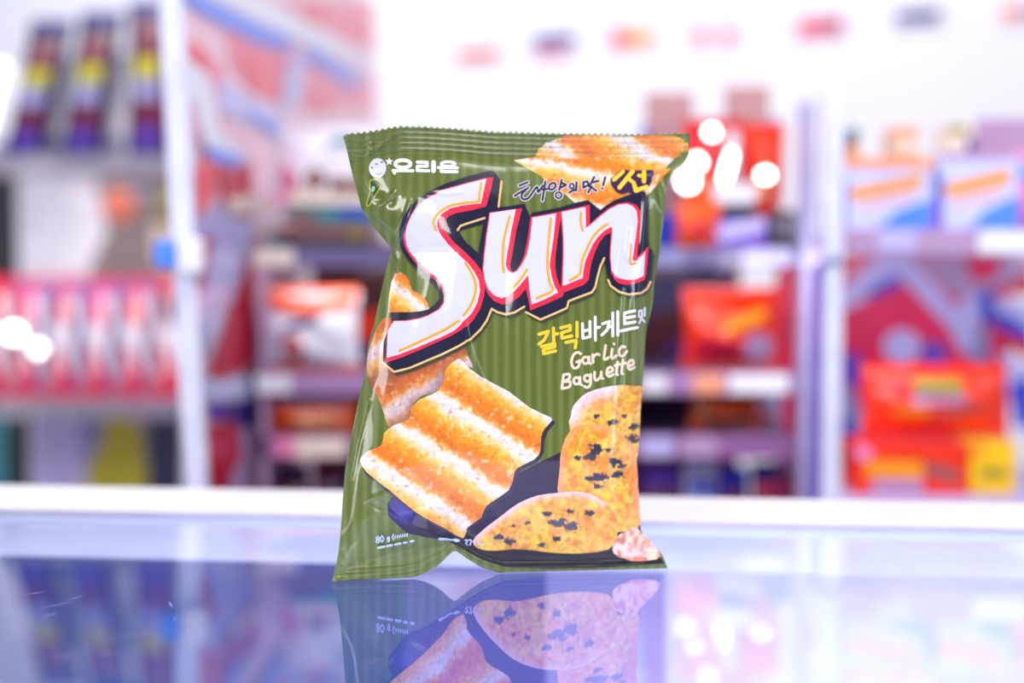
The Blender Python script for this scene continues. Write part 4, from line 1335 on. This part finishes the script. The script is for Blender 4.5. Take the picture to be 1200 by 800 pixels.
snack_bag('snack_bag', 'pink snack bag with a blue spot, behind the second pale blue box', 'snack bag', 1196, 1.76, 0.075, Z(178, 1.76) - ZT, ZT, 0.05, C['pink'],
          [('blue_spot', C['sky'], 'oval', (0.35, 0.75), (0.18, 0.12)), ('magenta_patch', C['hotpink'], 'oval', (0.7, 0.6), (0.2, 0.2))], 'snack bags on the right-end rack')
carton('sweet_box', 'narrow magenta box between the two pale blue boxes', 'box', 1093, 1097.3, 236, 270, 1.665, 0.03, C['magenta'], [('pale_band', C['pink'], rect(0, .1, 1, .3))], 'pale blue boxes on the upper shelf', z=ZT)
# lower shelf
D6 = 1.67
carton('candy_carton', 'orange red carton with a yellow band, under the orange pouch', 'carton', 1003, 1138, 520, 586, D6, 0.09, C['deeporange'],
       [('yellow_band', C['amber'], [(0.1, .32), (.6, .36), (.6, .68), (.1, .66)]), ('mauve_band', C['mauve'], rect(.16, .72, .6, .95)), ('pink_corner', C['pink'], oval(.08, .18, .08, .16)),
        ('dark_picture', C['brown'], band(.62, .5, .92, .66, .12))], 'orange candy packs', z=ZL)
carton('candy_carton', 'bright yellow carton beside the orange red one', 'carton', 1140, 1194, 518, 586, D6, 0.09, C['yellow'],
       [('olive_band', C['olive'], rect(.2, .5, .8, .7)), ('amber_corner', C['amber'], rect(0, 0, .3, .3))], 'orange candy packs', z=ZL)
zc = max(Z(520, D6), Z(518, D6)) + 0.003
snack_bag('candy_pouch', 'big orange pouch with a green gold band, lying across the orange and yellow cartons', 'pouch', 1096, 1.715, X(600 + 172, 1.715), Z(428, 1.715) - zc, zc, 0.045, C['deeporange'],
          [('gold_band', C['olive'], 'rect', (0.5, 0.72), (0.17, 0.10)), ('mauve_band', C['mauve'], 'rect', (0.5, 0.52), (0.19, 0.07)), ('brown_picture', C['brown'], 'slant', (0.62, 0.33), (0.2, 0.035)),
           ('amber_picture', C['amber'], 'oval', (0.3, 0.34), (0.14, 0.06)), ('red_patch', C['red'], 'oval', (0.2, 0.68), (0.12, 0.12))], 'orange candy packs')

# ================================================================== FAR RACK (pouches and red packs)
FY0, FY1 = 2.86, 3.25
B0, B1 = X(-70, FY0), X(208, FY0)
rk3 = thing('display_rack', 'far snack rack with grey shelf edges, holding the dark pouches and red packs', 'shelf rack', ((B0 + B1) / 2, FY0 + 0.2, 0.0))
FS = [(Z(183, FY0), Z(207, FY0)), (Z(470, FY0), Z(490, FY0)), (0.4, 0.37)]
for zt, zb in FS:
    sh = box('shelf', B0, B1, FY0 + 0.008, FY1, zt - 0.014, zt, C['grey'], rk3, bev=0.002)
    box('price_rail', B0, B1, FY0, FY0 + 0.008, zb, zt + 0.002, C['grey'], sh, bev=0.001)
bk3 = box('back_panel', B0, B1, FY1, FY1 + 0.012, 0.05, FS[0][0] - 0.015, C['white'], rk3)


def on_far(pts, c, k=1):
    q = [on_plane(x, y, (0, FY1 - 0.001 * k, 0), NB) for x, y in pts]
    return plate('printed_shape', q, NB, 0.0008, C[c], bk3)


on_far([(-60, 200), (19, 200), (22, 335), (-60, 335)], 'black')
on_far([(100, 330), (112, 296), (126, 272), (112, 210), (215, 205), (215, 335)], 'taupe', 1)
on_far(ellipse(140, 238, 22, 20, 20)[::-1], 'orange', 2)
on_far([(152, 212), (186, 210), (182, 238), (158, 240)], 'grey', 3)
on_far([(180, 216), (200, 214), (198, 280), (182, 250)], 'olive', 3)
on_far([(178, 262), (200, 258), (200, 320), (182, 310)], 'cream', 2)
on_far([(-60, 480), (8, 480), (8, 590), (-60, 590)], 'teal', 1)
on_far([(8, 488), (34, 488), (36, 590), (8, 590)], 'black', 1)
on_far([(40, 480), (100, 480), (96, 590), (40, 590)], 'lavender', 1)
on_far([(98, 590), (104, 545), (118, 520), (122, 490), (150, 482), (166, 500), (172, 560), (172, 590)], 'lime', 2)
on_far([(96, 484), (172, 480), (172, 540), (100, 560)], 'bluegrey', 1)
on_far([(172, 488), (215, 488), (215, 590), (172, 590)], 'navy', 2)
for x in (-62, 204):
    box('upright', X(x, FY1) - 0.01, X(x, FY1) + 0.01, FY1 + 0.012, FY1 + 0.04, 0.0, FS[0][0] + 0.3, C['grey'], rk3, bev=0.002)

DB = 2.93
for px, ytop, dark, shr, lbl in [(30, 24, 'navy', 0.066, 'dark navy pouch with a yellow green band, nearest the bright wall lamp'), (97, 15, 'navy', 0.050, 'dark navy pouch with a yellow green band, in the middle of the three'),
                                 (175, 2, 'plum', 0.010, 'dark plum pouch with a yellow green band, beside the acrylic post')]:
    h = Z(ytop, DB) - FS[0][0]
    snack_bag('drink_pouch', lbl, 'pouch', px, DB, 0.088, h, FS[0][0], 0.055, C[dark],
              [('maroon_band', C['maroon'], 'rect', (0.5, 0.74), (0.34, 0.10)), ('lime_band', C['lime'], 'rect', (0.5, 0.57), (0.30, 0.06)), ('blue_panel', C['bluegrey'], 'rect', (0.5, 0.43), (0.30, 0.065)),
               ('maroon_foot', C['maroon'], 'rect', (0.5, 0.28), (0.36, 0.06)), ('round_mark', C['violet'], 'oval', (0.5, 0.14), (0.27, 0.06))], 'leaning dark pouches', shear=shr, seal_m=C['indigo'])
for px, ytop, lbl in [(2, 84, 'white pouch at the picture edge, behind the navy pouch nearest the lamp'), (64, 66, 'white pouch between the first two dark navy pouches'),
                      (133, 62, 'white pouch between the navy pouch and the plum pouch')]:
    h = Z(ytop, DB + 0.07) - FS[0][0]
    snack_bag('white_pouch', lbl, 'pouch', px, DB + 0.07, 0.075, h, FS[0][0], 0.03, C['white'],
              [('bright_panel', C['white'], 'oval', (0.5, 0.72), (0.36, 0.2)), ('pale_foot', C['bluegrey'], 'oval', (0.5, 0.15), (0.3, 0.06))], 'leaning white pouches', shear=0.05)
for k, px in enumerate((-14, 27, 69, 110, 152, 194)):
    Dp = 2.95
    h = Z(326, Dp) - FS[1][0]
    C.setdefault('brightpink', mat('paint_bright_pink', (255, 30, 80), .35, coat=0.2))
    top = ['red', 'hotpink', 'red', 'hotpink', 'deeporange', 'maroon'][k]
    lbl = ['red and lavender pack cut by the picture edge', 'red and lavender pack second along the row, under the white poster', 'lavender pack with a red crest, third along the row', 'lavender pack with a pink crest, fourth along the row',
           'lavender pack with an orange crest, fifth along the row', 'lavender pack with a dark red crest, beside the acrylic post'][k]
    o = snack_bag('candy_pack', lbl, 'pack', px, Dp, 0.070, h, FS[1][0], 0.05, C['crimson'] if k in (0, 5) else C['purple'],
                  [('pale_panel', C['white'], 'rect', (0.5, 0.48), (0.36, 0.37)), ('crest', C[top], 'oval', (0.5, 0.74), (0.36, 0.15)), ('red_spot', C['crimson'], 'oval', (0.42, 0.38), (0.2, 0.08)),
                   ('red_foot', C['brightpink'], 'oval', (0.46, 0.18), (0.38, 0.13))], 'red and lavender packs in a row', shear=0.024, seal_m=C['magenta'])
    if k == 0:
        glint(o, 16, 390, 2.91, 17, 15)
    if k == 1:
        glint(o, 46, 409, 2.91, 13, 13)

# ================================================================== ROOM
WH = mat('wall_white', (243, 243, 250), 0.6, vary=0.015, scale=3)
structure(box('floor', -4.5, 3.5, -2.5, 8.0, -0.05, 0.0, mat('floor_tile', (190, 190, 205), 0.35, vary=0.05, scale=3)))
WA = math.radians(-24)
WP = (X(560, 4.6), 4.6)
wb = structure(box('wall_back', WP[0] - 4.4, WP[0] + 4.2, 4.6, 4.72, 0.0, 3.4, WH, yaw=WA, piv=WP))
wl = structure(box('wall_left', -4.3, -4.2, -2.0, 6.6, 0.0, 3.4, WH))
WN = Vector((math.sin(WA), -math.cos(WA), 0))
WU = Vector((math.cos(WA), math.sin(WA), 0))
W0 = Vector((WP[0], WP[1], 0))


def wall_box(name, x0, x1, y0, y1, thick, m, parent=None, off=0.0):
    a = on_plane(x0, y0, W0 + WN * off, WN)
    b = on_plane(x1, y0, W0 + WN * off, WN)
    zt = (a.z + b.z) / 2
    zb = (on_plane(x0, y1, W0 + WN * off, WN).z + on_plane(x1, y1, W0 + WN * off, WN).z) / 2
    v = []
    for z in (zb, zt):
        for p in (a, b):
            v.append((p.x, p.y, z))
        for p in (b, a):
            q = p - WN * -thick
            v.append((q.x, q.y, z))
    return mesh(name, v, BOXF, m, parent)


SIGN = [(535, 585, 56, 71, 'amber sign, lowest at the far end of the sign row', [('orange', (.0, .1, 1, .9)), ('amber', (.3, .3, .8, .7))]),
        (623, 675, 40, 66, 'blue grey sign with a pink underline on the white wall', [('indigo', (.0, .0, 1, .6)), ('hotpink', (.1, .75, .8, 1))]),
        (716, 768, 32, 56, 'cream sign with a red end and a green end', [('hotpink', (.0, .0, .3, 1)), ('amber', (.3, .1, .8, .9)), ('lime', (.82, .2, 1, .7))]),
        (812, 862, 30, 50, 'sign with two pale red spots on the white wall', [('brightred', (.0, .1, .35, .9)), ('brightred', (.65, .1, .98, .9))]),
        (934, 988, 19, 41, 'magenta sign, the strongest coloured of the row', [('magenta', (.0, .05, 1, 1)), ('violet', (.5, .1, .95, .6))]),
        (1049, 1102, 10, 29, 'blue lavender sign next to the magenta one', [('indigo', (.0, .0, 1, .9)), ('blue', (.6, .1, .95, .7))]),
        (1174, 1226, 8, 21, 'peach and violet sign cut by the picture edge', [('orange', (.0, .0, .5, 1)), ('violet', (.5, .1, 1, .9))])]
for x0, x1, y0, y1, lbl, ms in SIGN:
    p = on_plane((x0 + x1) / 2, y1, W0, WN)
    r = thing('wall_sign', lbl, 'sign', p, 'small signs in a row on the white wall')
    wall_box('board', x0 - 6, x1 + 6, y0 - 6, y1 + 6, -0.012, C['white'], r, off=0.0125)
    for c, (a, b, cc, d) in ms:
        wall_box('mark', x0 + (x1 - x0) * a, x0 + (x1 - x0) * cc, y0 + (y1 - y0) * b, y0 + (y1 - y0) * d, -0.0018, C[c], r, off=0.0145)

# a lit panel on the far wall
em = bpy.data.materials.new('lit_panel')
em.use_nodes = True
p = em.node_tree.nodes['Principled BSDF']
p.inputs['Emission Color'].default_value = (0.86, 0.97, 1, 1)
p.inputs['Emission Strength'].default_value = 3.0
pp = on_plane(-20, 130, W0, WN)
lp = thing('wall_lamp', 'bright lit panel on the wall behind the dark pouches', 'lamp', pp)
wall_box('frame', -58, 10, 76, 180, -0.02, C['white'], lp, off=0.0205)
wall_box('lit_face', -55, 7, 79, 177, -0.0038, em, lp, off=0.0245)

# ================================================================== LIGHT
w = bpy.data.worlds.new('world')
SC.world = w
w.use_nodes = True
bg = w.node_tree.nodes['Background']
bg.inputs['Color'].default_value = (0.86, 0.87, 1.0, 1)
bg.inputs['Strength'].default_value = 0.36


def area(name, loc, target, sx, sy, power, color=(1, 1, 1)):
    l = bpy.data.lights.new(name, 'AREA')
    l.shape = 'RECTANGLE'
    l.size = sx
    l.size_y = sy
    l.energy = power
    l.color = color
    o = bpy.data.objects.new(name, l)
    COL.objects.link(o)
    o.location = loc
    o.rotation_euler = (Vector(target) - Vector(loc)).to_track_quat('-Z', 'Y').to_euler()
    o['label'] = name.replace('_', ' ')
    o['category'] = 'lamp'
    return o


area('ceiling_lamp', (-0.4, -1.6, 2.5), (0.0, 1.4, 1.05), 1.2, 0.5, 37)
area('ceiling_lamp', (0.55, 0.55, 2.75), (0.3, 1.9, 1.0), 0.7, 0.7, 21, (1, 0.98, 0.97))
area('ceiling_lamp', (-0.9, 1.6, 2.8), (-0.9, 2.9, 1.0), 0.9, 0.9, 32)
area('ceiling_lamp', (0.3, 2.9, 3.0), (0.5, 4.4, 1.6), 2.4, 0.5, 18, (0.97, 0.98, 1))
area('ceiling_lamp', (-1.6, 3.6, 3.0), (-1.4, 5.0, 1.6), 1.6, 0.5, 17, (0.97, 0.98, 1))
# added tall lights for streaks on the film creases; added strip brightening the case
area('added_side_light', (-1.9, 0.1, 1.35), (0, 0.8, 1.1), 0.22, 1.6, 14, (0.96, 0.97, 1))
area('added_side_light', (1.8, 0.3, 1.35), (0, 0.8, 1.1), 0.2, 1.6, 12, (0.78, 0.88, 1))
area('added_case_light', (0.0, 0.30, 0.92), (0.0, 0.42, 0.5), 2.2, 0.03, 11.5, (0.93, 0.94, 1))

# added thin lights under the shelf fronts, brightening the rack interiors
area('added_shelf_light', ((A0 + A1) / 2 - 0.1, QY0 + 0.012, RS[0][0] - 0.03), ((A0 + A1) / 2 - 0.1, QY1, 0.95), 0.30, 0.012, 0.45, (1, 0.96, 0.98))
area('added_shelf_light', ((XL0 + XR0) / 2, RY0 + 0.012, ZS[0][1] + 0.003), ((XL0 + XR0) / 2, RY1, 0.98), 0.62, 0.01, 0.45, (1, 0.96, 0.98))
area('added_shelf_light', ((B0 + B1) / 2, FY0 + 0.016, FS[0][1] + 0.004), ((B0 + B1) / 2, FY1, 0.98), 0.45, 0.01, 0.9, (1, 0.97, 0.99))

# ================================================================== CAMERA
cam = bpy.data.cameras.new('camera')
cam.lens = 50
cam.sensor_width = 36
cam.clip_start = 0.02
cam.dof.use_dof = True
cam.dof.focus_distance = 0.785
cam.dof.aperture_fstop = 2.45
co = bpy.data.objects.new('camera', cam)
COL.objects.link(co)
co.location = (0, 0, EYE)
co.rotation_euler = (math.pi / 2 - PITCH, 0, 0)
SC.camera = co

SC.view_settings.view_transform = 'Standard'
SC.view_settings.look = 'None'
SC.view_settings.gamma = 1
SC.view_settings.use_curve_mapping = False
SC.view_settings.exposure = 0.0
SC.cycles.use_denoising = True
